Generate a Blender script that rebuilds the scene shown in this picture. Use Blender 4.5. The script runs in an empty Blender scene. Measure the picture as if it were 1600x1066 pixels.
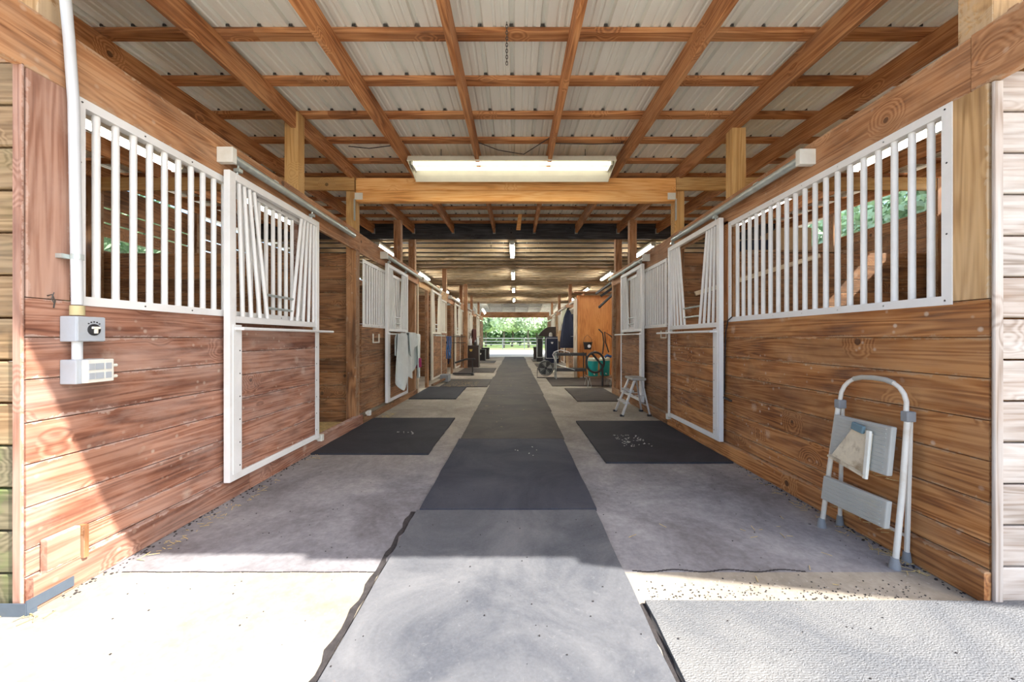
import bpy, math, random
from mathutils import Vector, Matrix
random.seed(7)
R = random.Random(11)
C = bpy.context.scene.collection
SC = bpy.context.scene

# ------------------------------------------------------------------ camera
FPX = 594.0                       # focal length in pixels of the 1600 px wide frame
CAMZ = 1.19
cd = bpy.data.cameras.new('camera'); cam = bpy.data.objects.new('camera', cd); C.objects.link(cam)
cd.sensor_width = 36.0; cd.lens = FPX / 1600 * 36.0
cam.location = (0, 0, CAMZ); cam.rotation_euler = (math.radians(90), 0, 0)
cd.shift_x = -5 / 1600; cd.shift_y = -4 / 1600
cd.clip_start = 0.02; cd.clip_end = 500
SC.camera = cam

# ------------------------------------------------------------------ world, sun, exposure
SC.view_settings.view_transform = 'Standard'; SC.view_settings.look = 'None'
SC.view_settings.gamma = 1.0; SC.view_settings.use_curve_mapping = False
SC.view_settings.exposure = 1.28
w = bpy.data.worlds.new('sky'); SC.world = w; w.use_nodes = True
wn = w.node_tree.nodes; wl = w.node_tree.links
sky = wn.new('ShaderNodeTexSky'); sky.sky_type = 'NISHITA'; sky.sun_disc = False
sky.sun_elevation = math.radians(46); sky.sun_rotation = math.radians(130); sky.dust_density = 2.0
wl.new(sky.outputs[0], wn['Background'].inputs[0]); wn['Background'].inputs[1].default_value = 0.19
SUN_DIR = Vector((-0.9, 0.37, -1.0)).normalized()
sd = bpy.data.lights.new('sun', 'SUN'); sd.energy = 6.3; sd.angle = math.radians(0.55); sd.color = (1.0, 0.95, 0.88)
sun = bpy.data.objects.new('sun', sd); C.objects.link(sun)
sun.rotation_euler = SUN_DIR.to_track_quat('-Z', 'Y').to_euler(); sun.location = (8, -5, 12)
TUBE = 9.0                        # emission of the fluorescent tubes
TUBE_IN = 45.0

# ------------------------------------------------------------------ materials
def nt(name, rough=0.7, metal=0.0):
    m = bpy.data.materials.new(name); m.use_nodes = True
    n, l = m.node_tree.nodes, m.node_tree.links
    b = n['Principled BSDF']; b.inputs['Roughness'].default_value = rough; b.inputs['Metallic'].default_value = metal
    return m, n, l, b
def mth(n, l, op, a, b=None, clamp=False):
    x = n.new('ShaderNodeMath'); x.operation = op; x.use_clamp = clamp
    for i, v in enumerate((a, b)):
        if v is None: continue
        if isinstance(v, (int, float)): x.inputs[i].default_value = v
        else: l.new(v, x.inputs[i])
    return x.outputs[0]
def mixc(n, l, f, a, b, mode='MIX'):
    x = n.new('ShaderNodeMix'); x.data_type = 'RGBA'; x.blend_type = mode
    for s, v in ((x.inputs[0], f), (x.inputs[6], a), (x.inputs[7], b)):
        if isinstance(v, (int, float)): s.default_value = v
        elif isinstance(v, tuple): s.default_value = (*v, 1)
        else: l.new(v, s)
    return x.outputs[2]
def noise(n, l, vec, scale, detail=3, dist=0.0, rough=0.55):
    x = n.new('ShaderNodeTexNoise'); x.inputs['Scale'].default_value = scale; x.inputs['Detail'].default_value = detail
    x.inputs['Distortion'].default_value = dist; x.inputs['Roughness'].default_value = rough
    if vec is not None: l.new(vec, x.inputs['Vector'])
    return x.outputs['Fac']
def ramp(n, l, f, stops):
    x = n.new('ShaderNodeValToRGB'); l.new(f, x.inputs[0]); e = x.color_ramp.elements
    while len(e) < len(stops): e.new(0.5)
    for i, (p, c) in enumerate(stops):
        e[i].position = p; e[i].color = (*c, 1) if isinstance(c, tuple) else (c, c, c, 1)
    return x.outputs[0]
def coords(n, l, scale=(1, 1, 1), rnd=True):
    tc = n.new('ShaderNodeTexCoord'); mp = n.new('ShaderNodeVectorMath'); mp.operation = 'MULTIPLY'
    mp.inputs[1].default_value = scale; l.new(tc.outputs['Object'], mp.inputs[0])
    if not rnd: return mp.outputs[0]
    oi = n.new('ShaderNodeObjectInfo'); sc_ = n.new('ShaderNodeVectorMath'); sc_.operation = 'SCALE'
    sc_.inputs[0].default_value = (37.0, 71.0, 53.0); l.new(oi.outputs['Random'], sc_.inputs['Scale'])
    ad = n.new('ShaderNodeVectorMath'); ad.operation = 'ADD'; l.new(mp.outputs[0], ad.inputs[0]); l.new(sc_.outputs[0], ad.inputs[1])
    return ad.outputs[0]
def bump(n, l, b, h, strength=0.3, dist=0.01):
    x = n.new('ShaderNodeBump'); x.inputs['Strength'].default_value = strength; x.inputs['Distance'].default_value = dist
    l.new(h, x.inputs['Height']); l.new(x.outputs[0], b.inputs['Normal'])
def wood(name, dark, mid, light, dust=None, dust_amt=0.0, spots=0.0, knots=1.0, var=0.25, rough=0.75, moss=0.0):
    m, n, l, b = nt(name, rough)
    v = coords(n, l)
    vor = n.new('ShaderNodeTexVoronoi'); vor.inputs['Scale'].default_value = 2.4; l.new(v, vor.inputs['Vector'])
    kd = vor.outputs['Distance']
    g = coords(n, l, (0.42, 6.5, 6.5))
    a = noise(n, l, g, 1.0, 2, 0.35)
    swirl = mth(n, l, 'MULTIPLY', mth(n, l, 'SUBTRACT', 0.28, kd, True), 1.6 * knots)
    ph = mth(n, l, 'MULTIPLY', mth(n, l, 'ADD', a, swirl), 78.0)
    ring = mth(n, l, 'ADD', mth(n, l, 'MULTIPLY', mth(n, l, 'SINE', ph), 0.5), 0.5)
    fib = noise(n, l, coords(n, l, (3.0, 110, 110)), 1.0, 2)
    blot = noise(n, l, coords(n, l, (1.0, 2.5, 2.5)), 1.6, 3)
    f = mth(n, l, 'ADD', mth(n, l, 'ADD', mth(n, l, 'MULTIPLY', ring, 0.22), mth(n, l, 'MULTIPLY', fib, 0.40)), mth(n, l, 'MULTIPLY', blot, 0.72))
    col = ramp(n, l, f, [(0.40, dark), (0.60, mid), (0.84, light)])
    kn = mth(n, l, 'LESS_THAN', kd, 0.055 * knots)
    col = mixc(n, l, mth(n, l, 'MULTIPLY', kn, 0.8), col, tuple(c * 0.35 for c in dark))
    oi = n.new('ShaderNodeObjectInfo')
    vv = mth(n, l, 'ADD', mth(n, l, 'MULTIPLY', oi.outputs['Random'], 2 * var), 1.0 - var)
    hs = n.new('ShaderNodeHueSaturation'); l.new(col, hs.inputs['Color']); l.new(vv, hs.inputs['Value']); col = hs.outputs[0]
    if dust:
        d1 = noise(n, l, coords(n, l, (1.3, 4.0, 4.0)), 1.5, 5, 0.4, 0.7)
        dm = ramp(n, l, d1, [(0.42, 0.0), (0.75, 1.0)])
        col = mixc(n, l, mth(n, l, 'MULTIPLY', dm, dust_amt), col, dust)
    if spots:
        vs = n.new('ShaderNodeTexVoronoi'); vs.inputs['Scale'].default_value = 15.0; l.new(v, vs.inputs['Vector'])
        gate = ramp(n, l, noise(n, l, v, 2.3, 2), [(0.5, 0.0), (0.62, 1.0)])
        sp = ramp(n, l, vs.outputs['Distance'], [(0.10, 1.0), (0.22, 0.0)])
        col = mixc(n, l, mth(n, l, 'MULTIPLY', mth(n, l, 'MULTIPLY', sp, gate), spots), col, (0.62, 0.52, 0.42))
        vb = n.new('ShaderNodeTexVoronoi'); vb.inputs['Scale'].default_value = 2.9; l.new(v, vb.inputs['Vector'])
        br = mth(n, l, 'ADD', vb.outputs['Distance'], mth(n, l, 'MULTIPLY', noise(n, l, v, 60, 2), 0.12))
        bs = ramp(n, l, br, [(0.08, 1.0), (0.20, 0.0)])
        col = mixc(n, l, mth(n, l, 'MULTIPLY', bs, spots * 0.8), col, (0.68, 0.58, 0.48))
    if moss:
        mo = ramp(n, l, noise(n, l, v, 3.0, 4, 0.5), [(0.48, 0.0), (0.62, 1.0)])
        col = mixc(n, l, mth(n, l, 'MULTIPLY', mo, moss), col, (0.10, 0.17, 0.03))
    if spots:
        bl = ramp(n, l, noise(n, l, coords(n, l, (0.8, 1.6, 1.6)), 1.4, 4, 0.8, 0.6), [(0.52, 0.0), (0.70, 1.0)])
        col = mixc(n, l, mth(n, l, 'MULTIPLY', bl, 0.45), col, tuple(c * 0.6 for c in dark))
        tg_ = n.new('ShaderNodeTexCoord'); sp_ = n.new('ShaderNodeSeparateXYZ'); l.new(tg_.outputs['Generated'], sp_.inputs[0])
        ed = mth(n, l, 'MULTIPLY', mth(n, l, 'ABSOLUTE', mth(n, l, 'SUBTRACT', sp_.outputs[1], 0.5)), 2.0)
        en = mth(n, l, 'ADD', ed, mth(n, l, 'MULTIPLY', mth(n, l, 'SUBTRACT', noise(n, l, coords(n, l, (3, 3, 3)), 3.0, 6, 1.0, 0.75), 0.5), 1.1))
        em = ramp(n, l, en, [(0.93, 0.0), (1.12, 1.0)])
        col = mixc(n, l, mth(n, l, 'MULTIPLY', em, 0.6), col, dust or light)
    l.new(col, b.inputs['Base Color'])
    bump(n, l, b, f, 0.35, 0.004)
    return m
def plain(name, col, rough=0.6, metal=0.0, var=0.12, scale=9.0, dirt=None, dirt_amt=0.3, bmp=0.0, streak=(1, 1, 1), world=False):
    m, n, l, b = nt(name, rough, metal)
    v = coords(n, l, streak)
    f = noise(n, l, v, scale, 4, 0.2, 0.6)
    c = ramp(n, l, f, [(0.3, tuple(x * (1 - var) for x in col)), (0.7, tuple(min(1, x * (1 + var)) for x in col))])
    if dirt:
        d = ramp(n, l, noise(n, l, v, scale * 0.45, 6, 0.6, 0.7), [(0.5, 0.0), (0.68, 1.0)])
        c = mixc(n, l, mth(n, l, 'MULTIPLY', d, dirt_amt), c, dirt)
    l.new(c, b.inputs['Base Color'])
    if bmp: bump(n, l, b, noise(n, l, v, scale * 6, 3), bmp, 0.005)
    return m
def emit(name, col, s):
    m, n, l, b = nt(name); b.inputs['Base Color'].default_value = (*col, 1)
    b.inputs['Emission Color'].default_value = (*col, 1); b.inputs['Emission Strength'].default_value = s
    return m
M = {}
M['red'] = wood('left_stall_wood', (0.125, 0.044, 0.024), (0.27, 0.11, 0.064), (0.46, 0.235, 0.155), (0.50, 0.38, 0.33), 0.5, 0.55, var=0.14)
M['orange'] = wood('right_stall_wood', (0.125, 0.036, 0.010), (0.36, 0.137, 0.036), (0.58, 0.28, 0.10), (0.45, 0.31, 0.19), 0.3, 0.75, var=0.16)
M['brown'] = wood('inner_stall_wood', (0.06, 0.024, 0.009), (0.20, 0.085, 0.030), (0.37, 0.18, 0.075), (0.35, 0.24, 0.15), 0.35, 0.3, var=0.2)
M['tan'] = wood('tan_post_wood', (0.30, 0.16, 0.06), (0.50, 0.30, 0.13), (0.66, 0.43, 0.21), (0.6, 0.48, 0.33), 0.3, 0.1, var=0.1)
M['pinkpost'] = wood('reddish_post_wood', (0.17, 0.07, 0.045), (0.29, 0.14, 0.09), (0.42, 0.24, 0.17), (0.5, 0.36, 0.3), 0.4, 0.3, var=0.06)
M['rafter'] = wood('rafter_wood', (0.18, 0.060, 0.018), (0.40, 0.155, 0.050), (0.62, 0.30, 0.12), (0.5, 0.38, 0.25), 0.2, 0.0, var=0.14)
M['beam'] = wood('new_beam_wood', (0.52, 0.22, 0.06), (0.82, 0.40, 0.12), (0.92, 0.54, 0.22), None, var=0.05)
M['post'] = wood('yellow_post_wood', (0.33, 0.17, 0.05), (0.52, 0.29, 0.095), (0.64, 0.40, 0.16), (0.5, 0.45, 0.3), 0.2, var=0.1)
M['header'] = wood('header_wood', (0.16, 0.06, 0.022), (0.38, 0.17, 0.07), (0.55, 0.29, 0.14), (0.5, 0.36, 0.24), 0.45, 0.3, var=0.05)
M['white_wood'] = wood('weathered_white_wood', (0.25, 0.20, 0.16), (0.44, 0.39, 0.35), (0.56, 0.52, 0.48), (0.36, 0.21, 0.12), 0.4, 0.0, var=0.06)
M['shaded_moss_wood'] = wood('shaded_mossy_brown_wood', (0.09, 0.05, 0.02), (0.20, 0.12, 0.055), (0.32, 0.21, 0.11), (0.3, 0.27, 0.18), 0.4, 0.0, var=0.15, moss=0.12)  # mossy brown, with the shade on these boards darkened into the colour
M['shaded_moss_low'] = wood('shaded_mossy_grey_wood', (0.05, 0.042, 0.02), (0.12, 0.10, 0.055), (0.20, 0.17, 0.10), (0.14, 0.15, 0.08), 0.4, 0.0, var=0.1, moss=0.75)  # mossy grey; shade is painted in too, as the sun reaches these rows
M['loft'] = wood('loft_joist_wood', (0.20, 0.13, 0.055), (0.42, 0.30, 0.16), (0.60, 0.46, 0.28), (0.5, 0.48, 0.4), 0.35, 0.0, var=0.2)
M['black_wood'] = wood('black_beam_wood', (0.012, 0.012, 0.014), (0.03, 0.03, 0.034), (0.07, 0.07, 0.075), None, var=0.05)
M['ply'] = wood('orange_plywood', (0.42, 0.13, 0.025), (0.60, 0.22, 0.05), (0.70, 0.30, 0.08), None, knots=0.6, var=0.03, rough=0.5)
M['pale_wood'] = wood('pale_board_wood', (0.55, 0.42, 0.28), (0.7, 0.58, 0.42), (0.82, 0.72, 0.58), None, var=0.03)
M['far_white'] = plain('far_white_wood', (0.62, 0.62, 0.55), 0.7, dirt=(0.4, 0.3, 0.2), dirt_amt=0.4)
M['white'] = plain('white_painted_steel', (0.84, 0.85, 0.85), 0.42, var=0.04, scale=4, dirt=(0.42, 0.38, 0.32), dirt_amt=0.18)
M['cream'] = plain('cream_painted_steel', (0.70, 0.66, 0.56), 0.45, var=0.05, scale=4, dirt=(0.35, 0.30, 0.22), dirt_amt=0.3)
M['bracket'] = plain('white_plastic', (0.74, 0.74, 0.68), 0.5, var=0.05, dirt=(0.5, 0.4, 0.2), dirt_amt=0.2)
M['galv'] = plain('galvanized_steel', (0.50, 0.56, 0.55), 0.35, 0.45, var=0.15, scale=12, dirt=(0.25, 0.22, 0.15), dirt_amt=0.25)
M['pvc'] = plain('grey_pvc', (0.60, 0.63, 0.66), 0.5, var=0.04)
M['greybox'] = plain('grey_box_plastic', (0.40, 0.44, 0.49), 0.5, var=0.05, dirt=(0.4, 0.3, 0.15), dirt_amt=0.15)
M['ochre'] = plain('ochre_fitting', (0.55, 0.48, 0.26), 0.6)
M['sheet'] = plain('roof_sheet', (0.86, 0.875, 0.81), 0.45, var=0.04, scale=2.0, dirt=(0.55, 0.53, 0.45), dirt_amt=0.25, streak=(2, 0.3, 1))
M['screw'] = plain('dark_screw', (0.06, 0.055, 0.05), 0.5)
M['black'] = plain('black_plastic', (0.02, 0.02, 0.023), 0.5)
M['blackmetal'] = plain('black_metal', (0.045, 0.042, 0.042), 0.5, 0.3)
M['navy'] = plain('navy_cloth', (0.018, 0.024, 0.05), 0.9, scale=20)
M['robe'] = plain('grey_white_cloth', (0.74, 0.79, 0.78), 0.9, var=0.06, dirt=(0.35, 0.40, 0.38), dirt_amt=0.35, scale=6)
M['pink'] = plain('magenta_strap', (0.35, 0.02, 0.12), 0.7)
M['blue'] = plain('blue_nylon', (0.04, 0.13, 0.33), 0.7)
M['beigecloth'] = plain('beige_cloth', (0.50, 0.50, 0.36), 0.9)
M['redcloth'] = plain('dark_red_cloth', (0.10, 0.02, 0.015), 0.9)
M['tealp'] = plain('teal_plastic', (0.01, 0.36, 0.33), 0.35, var=0.08)
M['creamlid'] = plain('cream_lid_plastic', (0.62, 0.62, 0.48), 0.5)
M['darktrunk'] = plain('dark_brown_trunk', (0.035, 0.02, 0.015), 0.45)
M['gold'] = plain('gold_plate', (0.62, 0.45, 0.10), 0.4, 0.3)
M['silver'] = plain('aluminium', (0.62, 0.63, 0.64), 0.38, 0.5, var=0.1, scale=15, dirt=(0.3, 0.27, 0.22), dirt_amt=0.3)
M['steplad'] = plain('ladder_white_enamel', (0.72, 0.70, 0.64), 0.45, var=0.04, scale=8, dirt=(0.40, 0.28, 0.15), dirt_amt=0.35)
M['stepgrey'] = plain('step_grey_plastic', (0.42, 0.425, 0.40), 0.6, var=0.08, scale=6, dirt=(0.45, 0.38, 0.26), dirt_amt=0.35)
M['footgrey'] = plain('foot_grey_rubber', (0.24, 0.255, 0.27), 0.7)
M['dustpan'] = plain('dirty_cream_plastic', (0.66, 0.58, 0.44), 0.7, var=0.1, scale=14, dirt=(0.22, 0.14, 0.07), dirt_amt=0.8)
M['bluepaint'] = plain('faded_blue_cloth', (0.13, 0.21, 0.25), 0.9)
M['straw'] = plain('straw', (0.55, 0.42, 0.19), 0.9, var=0.3, scale=30)
M['soil'] = plain('dark_joint_filler', (0.035, 0.03, 0.03), 0.95, var=0.4, scale=30, bmp=0.6)
M['crumb'] = plain('grey_crumbs', (0.62, 0.60, 0.56), 0.9, var=0.2)
M['cardboard'] = plain('cardboard', (0.52, 0.36, 0.20), 0.9)
M['housing'] = plain('cream_lamp_housing', (0.74, 0.72, 0.60), 0.5, var=0.04)
M['angle'] = plain('dark_slotted_steel', (0.10, 0.13, 0.17), 0.5, 0.4)
M['fence'] = plain('fence_grey_wood', (0.16, 0.17, 0.18), 0.8)
M['leaf'] = plain('tree_leaf', (0.30, 0.44, 0.27), 0.7, var=0.5, scale=0.9)
M['leaf2'] = plain('pale_tree_leaf', (0.55, 0.66, 0.48), 0.7, var=0.4, scale=0.9)
M['bark'] = plain('tree_bark', (0.12, 0.10, 0.09), 0.9, var=0.3)
M['tube'] = emit('lit_tube', (1.0, 0.97, 0.88), TUBE)
M['tube_in'] = emit('lit_strip_tube', (1.0, 0.98, 0.93), TUBE_IN)
M['tube_warm'] = emit('lit_tube_dim', (1.0, 0.95, 0.78), 1.6)

def concrete(near=False):
    m, n, l, b = nt('floor_concrete', 0.85)
    v = coords(n, l, (1, 1, 1), False)
    f = noise(n, l, v, 1.3, 8, 0.5, 0.65); g = noise(n, l, v, 24, 4, 0, 0.7)
    f2 = mth(n, l, 'ADD', mth(n, l, 'MULTIPLY', f, 0.7), mth(n, l, 'MULTIPLY', g, 0.3))
    c = ramp(n, l, f2, [(0.36, (0.27, 0.235, 0.18)), (0.52, (0.40, 0.355, 0.285)), (0.66, (0.53, 0.48, 0.395))])
    sp = ramp(n, l, noise(n, l, v, 55, 2, 0, 0.5), [(0.66, 0.0), (0.72, 1.0)])
    c = mixc(n, l, mth(n, l, 'MULTIPLY', sp, 0.35), c, (0.72, 0.69, 0.64))
    wr = noise(n, l, coords(n, l, (6, 1.2, 1), False), 2.0, 6, 1.0, 0.7)
    c = mixc(n, l, mth(n, l, 'MULTIPLY', ramp(n, l, wr, [(0.5, 0.0), (0.7, 1.0)]), 0.35), c, (0.24, 0.21, 0.19))
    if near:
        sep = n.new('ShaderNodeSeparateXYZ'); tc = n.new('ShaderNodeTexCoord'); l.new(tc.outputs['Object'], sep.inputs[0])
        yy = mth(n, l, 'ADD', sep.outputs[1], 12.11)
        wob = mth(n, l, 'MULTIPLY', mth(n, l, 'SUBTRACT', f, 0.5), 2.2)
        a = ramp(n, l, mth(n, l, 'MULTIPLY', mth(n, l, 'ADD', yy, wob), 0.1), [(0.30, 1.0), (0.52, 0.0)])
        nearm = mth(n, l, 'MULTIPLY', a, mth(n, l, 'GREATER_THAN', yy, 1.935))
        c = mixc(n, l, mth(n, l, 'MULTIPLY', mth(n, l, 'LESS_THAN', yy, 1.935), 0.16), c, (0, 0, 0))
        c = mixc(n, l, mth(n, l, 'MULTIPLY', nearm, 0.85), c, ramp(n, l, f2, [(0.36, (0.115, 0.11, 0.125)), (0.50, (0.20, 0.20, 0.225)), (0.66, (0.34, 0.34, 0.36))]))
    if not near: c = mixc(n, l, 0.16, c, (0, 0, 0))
    l.new(c, b.inputs['Base Color']); bump(n, l, b, g, 0.25, 0.004)
    return m
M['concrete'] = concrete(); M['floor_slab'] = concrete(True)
def rubber(name, col, dustc, amt, ripple=False):
    m, n, l, b = nt(name, 0.72)
    v = coords(n, l)
    f = noise(n, l, v, 1.6, 6, 0.7, 0.68)
    dm = ramp(n, l, f, [(0.38, 0.0), (0.72, 1.0)])
    gr = noise(n, l, v, 90, 2)
    c = mixc(n, l, mth(n, l, 'MULTIPLY', dm, amt), col, dustc)
    sp = ramp(n, l, noise(n, l, v, 34, 5, 0.8, 0.7), [(0.60, 0.0), (0.70, 1.0)])
    c = mixc(n, l, mth(n, l, 'MULTIPLY', sp, amt * 0.45), c, dustc)
    c = mixc(n, l, 0.35, c, mixc(n, l, gr, (0, 0, 0), tuple(min(1, x * 2) for x in col)), 'ADD')
    l.new(c, b.inputs['Base Color'])
    if ripple:
        wv = n.new('ShaderNodeTexWave'); wv.bands_direction = 'Y'; wv.inputs['Scale'].default_value = 30; wv.inputs['Distortion'].default_value = 7
        wv.inputs['Detail'].default_value = 1; wv.inputs['Detail Scale'].default_value = 2.5
        l.new(v, wv.inputs['Vector']); bump(n, l, b, wv.outputs['Fac'], 0.4, 0.005)
    else: bump(n, l, b, gr, 0.3, 0.003)
    return m
M['mat_dusty'] = rubber('dusty_rubber', (0.052, 0.056, 0.066), (0.20, 0.20, 0.20), 0.65)
M['mat_dark'] = rubber('dark_rubber', (0.014, 0.017, 0.030), (0.10, 0.105, 0.12), 0.5)
M['mat_brown'] = rubber('brownish_rubber', (0.034, 0.028, 0.024), (0.135, 0.108, 0.082), 0.6)
M['mat_stall'] = rubber('stall_mat_rubber', (0.010, 0.011, 0.016), (0.075, 0.075, 0.085), 0.35)
M['mat_ripple'] = rubber('rippled_rubber', (0.075, 0.08, 0.088), (0.21, 0.205, 0.19), 0.65, True)
def ground():
    m, n, l, b = nt('outside_ground', 0.95)
    v = coords(n, l, (1, 1, 1), False)
    f = noise(n, l, v, 0.25, 5, 0.3, 0.6)
    sep = n.new('ShaderNodeSeparateXYZ'); l.new(v, sep.inputs[0])
    gr = mth(n, l, 'GREATER_THAN', mth(n, l, 'ADD', sep.outputs[1], mth(n, l, 'MULTIPLY', f, 3.0)), -4.0)
    sand = ramp(n, l, f, [(0.3, (0.62, 0.58, 0.50)), (0.7, (0.72, 0.68, 0.60))])
    gs = ramp(n, l, noise(n, l, v, 3, 4), [(0.3, (0.16, 0.28, 0.07)), (0.7, (0.34, 0.44, 0.18))])
    l.new(mixc(n, l, gr, sand, gs), b.inputs['Base Color'])
    return m
M['ground'] = ground()

# ------------------------------------------------------------------ helpers
def lk(o, parent=None):
    C.objects.link(o)
    if parent is not None:
        o.parent = parent; o.location = Vector(o.location) - Vector(parent.get('_o', (0, 0, 0)))
    return o
def struct(name, loc=(0, 0, 0)):
    o = bpy.data.objects.new(name, None); o.empty_display_size = 0.1; o.location = loc; C.objects.link(o); o['kind'] = 'structure'
    o['_o'] = tuple(loc); return o
def thing(name, label, cat, loc=(0, 0, 0), group=None):
    o = bpy.data.objects.new(name, None); o.empty_display_size = 0.1; o.location = loc; C.objects.link(o)
    o['label'] = label; o['category'] = cat; o['_o'] = tuple(loc)
    if group: o['group'] = group
    return o
def tag(o, label, cat, group=None):
    o['label'] = label; o['category'] = cat
    if group: o['group'] = group
    return o
class MB:
    def __init__(s): s.v = []; s.f = []
    def box(s, a, b, ch=0.0):
        x0, y0, z0 = (min(a[i], b[i]) for i in range(3)); x1, y1, z1 = (max(a[i], b[i]) for i in range(3))
        k = len(s.v)
        s.v += [(x0, y0, z0), (x1, y0, z0), (x1, y1, z0), (x0, y1, z0), (x0, y0, z1), (x1, y0, z1), (x1, y1, z1), (x0, y1, z1)]
        s.f += [tuple(k + i for i in q) for q in ((0, 3, 2, 1), (4, 5, 6, 7), (0, 1, 5, 4), (1, 2, 6, 5), (2, 3, 7, 6), (3, 0, 4, 7))]
        return s
    def bar(s, a, b, w, t, n=(0, 0, 1)):           # rectangular bar from a to b
        a, b, n = Vector(a), Vector(b), Vector(n); d = (b - a).normalized(); u = n.cross(d)
        if u.length < 1e-4: u = Vector((1, 0, 0)).cross(d)
        u.normalize(); n2 = d.cross(u); k = len(s.v)
        for p in (a, b):
            for i, j in ((-1, -1), (1, -1), (1, 1), (-1, 1)): s.v.append(tuple(p + u * (i * w / 2) + n2 * (j * t / 2)))
        s.f += [tuple(k + i for i in q) for q in ((0, 3, 2, 1), (4, 5, 6, 7), (0, 1, 5, 4), (1, 2, 6, 5), (2, 3, 7, 6), (3, 0, 4, 7))]
        return s
    def tube(s, pts, r, n=8, cap=True):
        pts = [Vector(p) for p in pts]; rs = r if isinstance(r, (list, tuple)) else [r] * len(pts)
        k = len(s.v); u = None
        for i, p in enumerate(pts):
            d = (pts[min(i + 1, len(pts) - 1)] - pts[max(i - 1, 0)]).normalized()
            if u is None:
                u = d.cross(Vector((0, 0, 1)))
                if u.length < 1e-3: u = d.cross(Vector((0, 1, 0)))
            u = (u - d * u.dot(d)).normalized(); q = d.cross(u)
            for j in range(n):
                a = 2 * math.pi * j / n; s.v.append(tuple(p + (u * math.cos(a) + q * math.sin(a)) * rs[i]))
        for i in range(len(pts) - 1):
            for j in range(n):
                a, b = k + i * n + j, k + i * n + (j + 1) % n; s.f.append((a, a + n, b + n, b))
        if cap: s.f.append(tuple(k + j for j in range(n))); s.f.append(tuple(k + (len(pts) - 1) * n + j for j in reversed(range(n))))
        return s
    def lathe(s, prof, c, n=20, axis='z'):
        k = len(s.v)
        for r, h in prof:
            for j in range(n):
                a = 2 * math.pi * j / n; ca, sa = r * math.cos(a), r * math.sin(a)
                s.v.append((c[0] + ca, c[1] + sa, c[2] + h) if axis == 'z' else (c[0] + ca, c[1] - h, c[2] + sa) if axis == 'y' else (c[0] + h, c[1] + ca, c[2] + sa))
        for i in range(len(prof) - 1):
            for j in range(n):
                a, b = k + i * n + j, k + i * n + (j + 1) % n; s.f.append((a, b, b + n, a + n))
        s.f.append(tuple(k + j for j in reversed(range(n)))); s.f.append(tuple(k + (len(prof) - 1) * n + j for j in range(n)))
        return s
    def prism(s, poly, d):                        # poly: 3-D outline, d: extrusion vector
        k = len(s.v); n = len(poly); d = Vector(d)
        s.v += [tuple(p) for p in poly] + [tuple(Vector(p) + d) for p in poly]
        s.f.append(tuple(k + i for i in reversed(range(n)))); s.f.append(tuple(k + n + i for i in range(n)))
        for i in range(n): s.f.append((k + i, k + (i + 1) % n, k + n + (i + 1) % n, k + n + i))
        return s
    def build(s, name, mat, parent=None, smooth=False, bevel=0.0):
        me = bpy.data.meshes.new(name); me.from_pydata(s.v, [], s.f); me.materials.append(mat)
        if smooth:
            for p in me.polygons: p.use_smooth = True
            me.set_sharp_from_angle(angle=math.radians(40))
        me.validate()
        o = bpy.data.objects.new(name, me)
        # centre the mesh's own coordinates on its bounding box
        if s.v:
            c = Vector([(min(v[i] for v in s.v) + max(v[i] for v in s.v)) / 2 for i in range(3)])
            me.transform(Matrix.Translation(-c)); o.location = c
        lk(o, parent)
        if bevel:
            b = o.modifiers.new('bevel', 'BEVEL'); b.width = bevel; b.segments = 2; b.limit_method = 'ANGLE'
        return o
_bc = {}
def board_mesh(L, w, t, mat, ch):
    key = (round(L, 3), round(w, 3), round(t, 3), mat.name, ch)
    if key in _bc: return _bc[key]
    v = []; f = []
    for x in (-L / 2, L / 2):
        for y, z in ((-w/2 + ch, -t/2), (w/2 - ch, -t/2), (w/2, -t/2 + ch), (w/2, t/2 - ch), (w/2 - ch, t/2), (-w/2 + ch, t/2), (-w/2, t/2 - ch), (-w/2, -t/2 + ch)): v.append((x, y, z))
    f.append(tuple(reversed(range(8)))); f.append(tuple(range(8, 16)))
    for i in range(8): f.append((i, (i + 1) % 8, 8 + (i + 1) % 8, 8 + i))
    me = bpy.data.meshes.new('board'); me.from_pydata(v, [], f); me.materials.append(mat); _bc[key] = me
    return me
def board(name, a, b, w, t, n, mat, parent, ch=0.004):
    """a board from a to b, w wide, t thick, its face looking along n"""
    a, b, n = Vector(a), Vector(b), Vector(n).normalized(); d = (b - a); L = d.length; d.normalize()
    n = (n - d * n.dot(d)).normalized(); u = n.cross(d)
    o = bpy.data.objects.new(name, board_mesh(L, w, t, mat, ch))
    o.matrix_world = Matrix(((d.x, u.x, n.x, 0), (d.y, u.y, n.y, 0), (d.z, u.z, n.z, 0), (0, 0, 0, 1)))
    o.location = (a + b) / 2
    return lk(o, parent)
def strawfield(name, pts, mat, parent=None, L=0.07, r=0.0012, spread=0.05, seed=1):
    q = random.Random(seed); m = MB()
    for (p, cnt, sx, sy) in pts:
        for _ in range(cnt):
            c = Vector(p) + Vector((q.uniform(-sx, sx), q.uniform(-sy, sy), q.uniform(0, 0.006)))
            a = q.uniform(0, 6.28); l2 = L * q.uniform(0.3, 1)
            d = Vector((math.cos(a), math.sin(a), q.uniform(-0.02, 0.1))) * l2 / 2
            m.bar(c - d, c + d, r * 2, r, (0, 0, 1))
    o = m.build(name, mat, parent); o['kind'] = 'stuff'; return o

WX = 2.13          # aisle face of the stall fronts
OX = 5.75          # outer walls
ROWS = [0.148, 0.265, 0.45, 0.637, 0.82, 1.009, 1.195, 1.37]
def zr(y): return 3.32 + 0.042 * (y - 5.1)      # underside of the rafters

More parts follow.
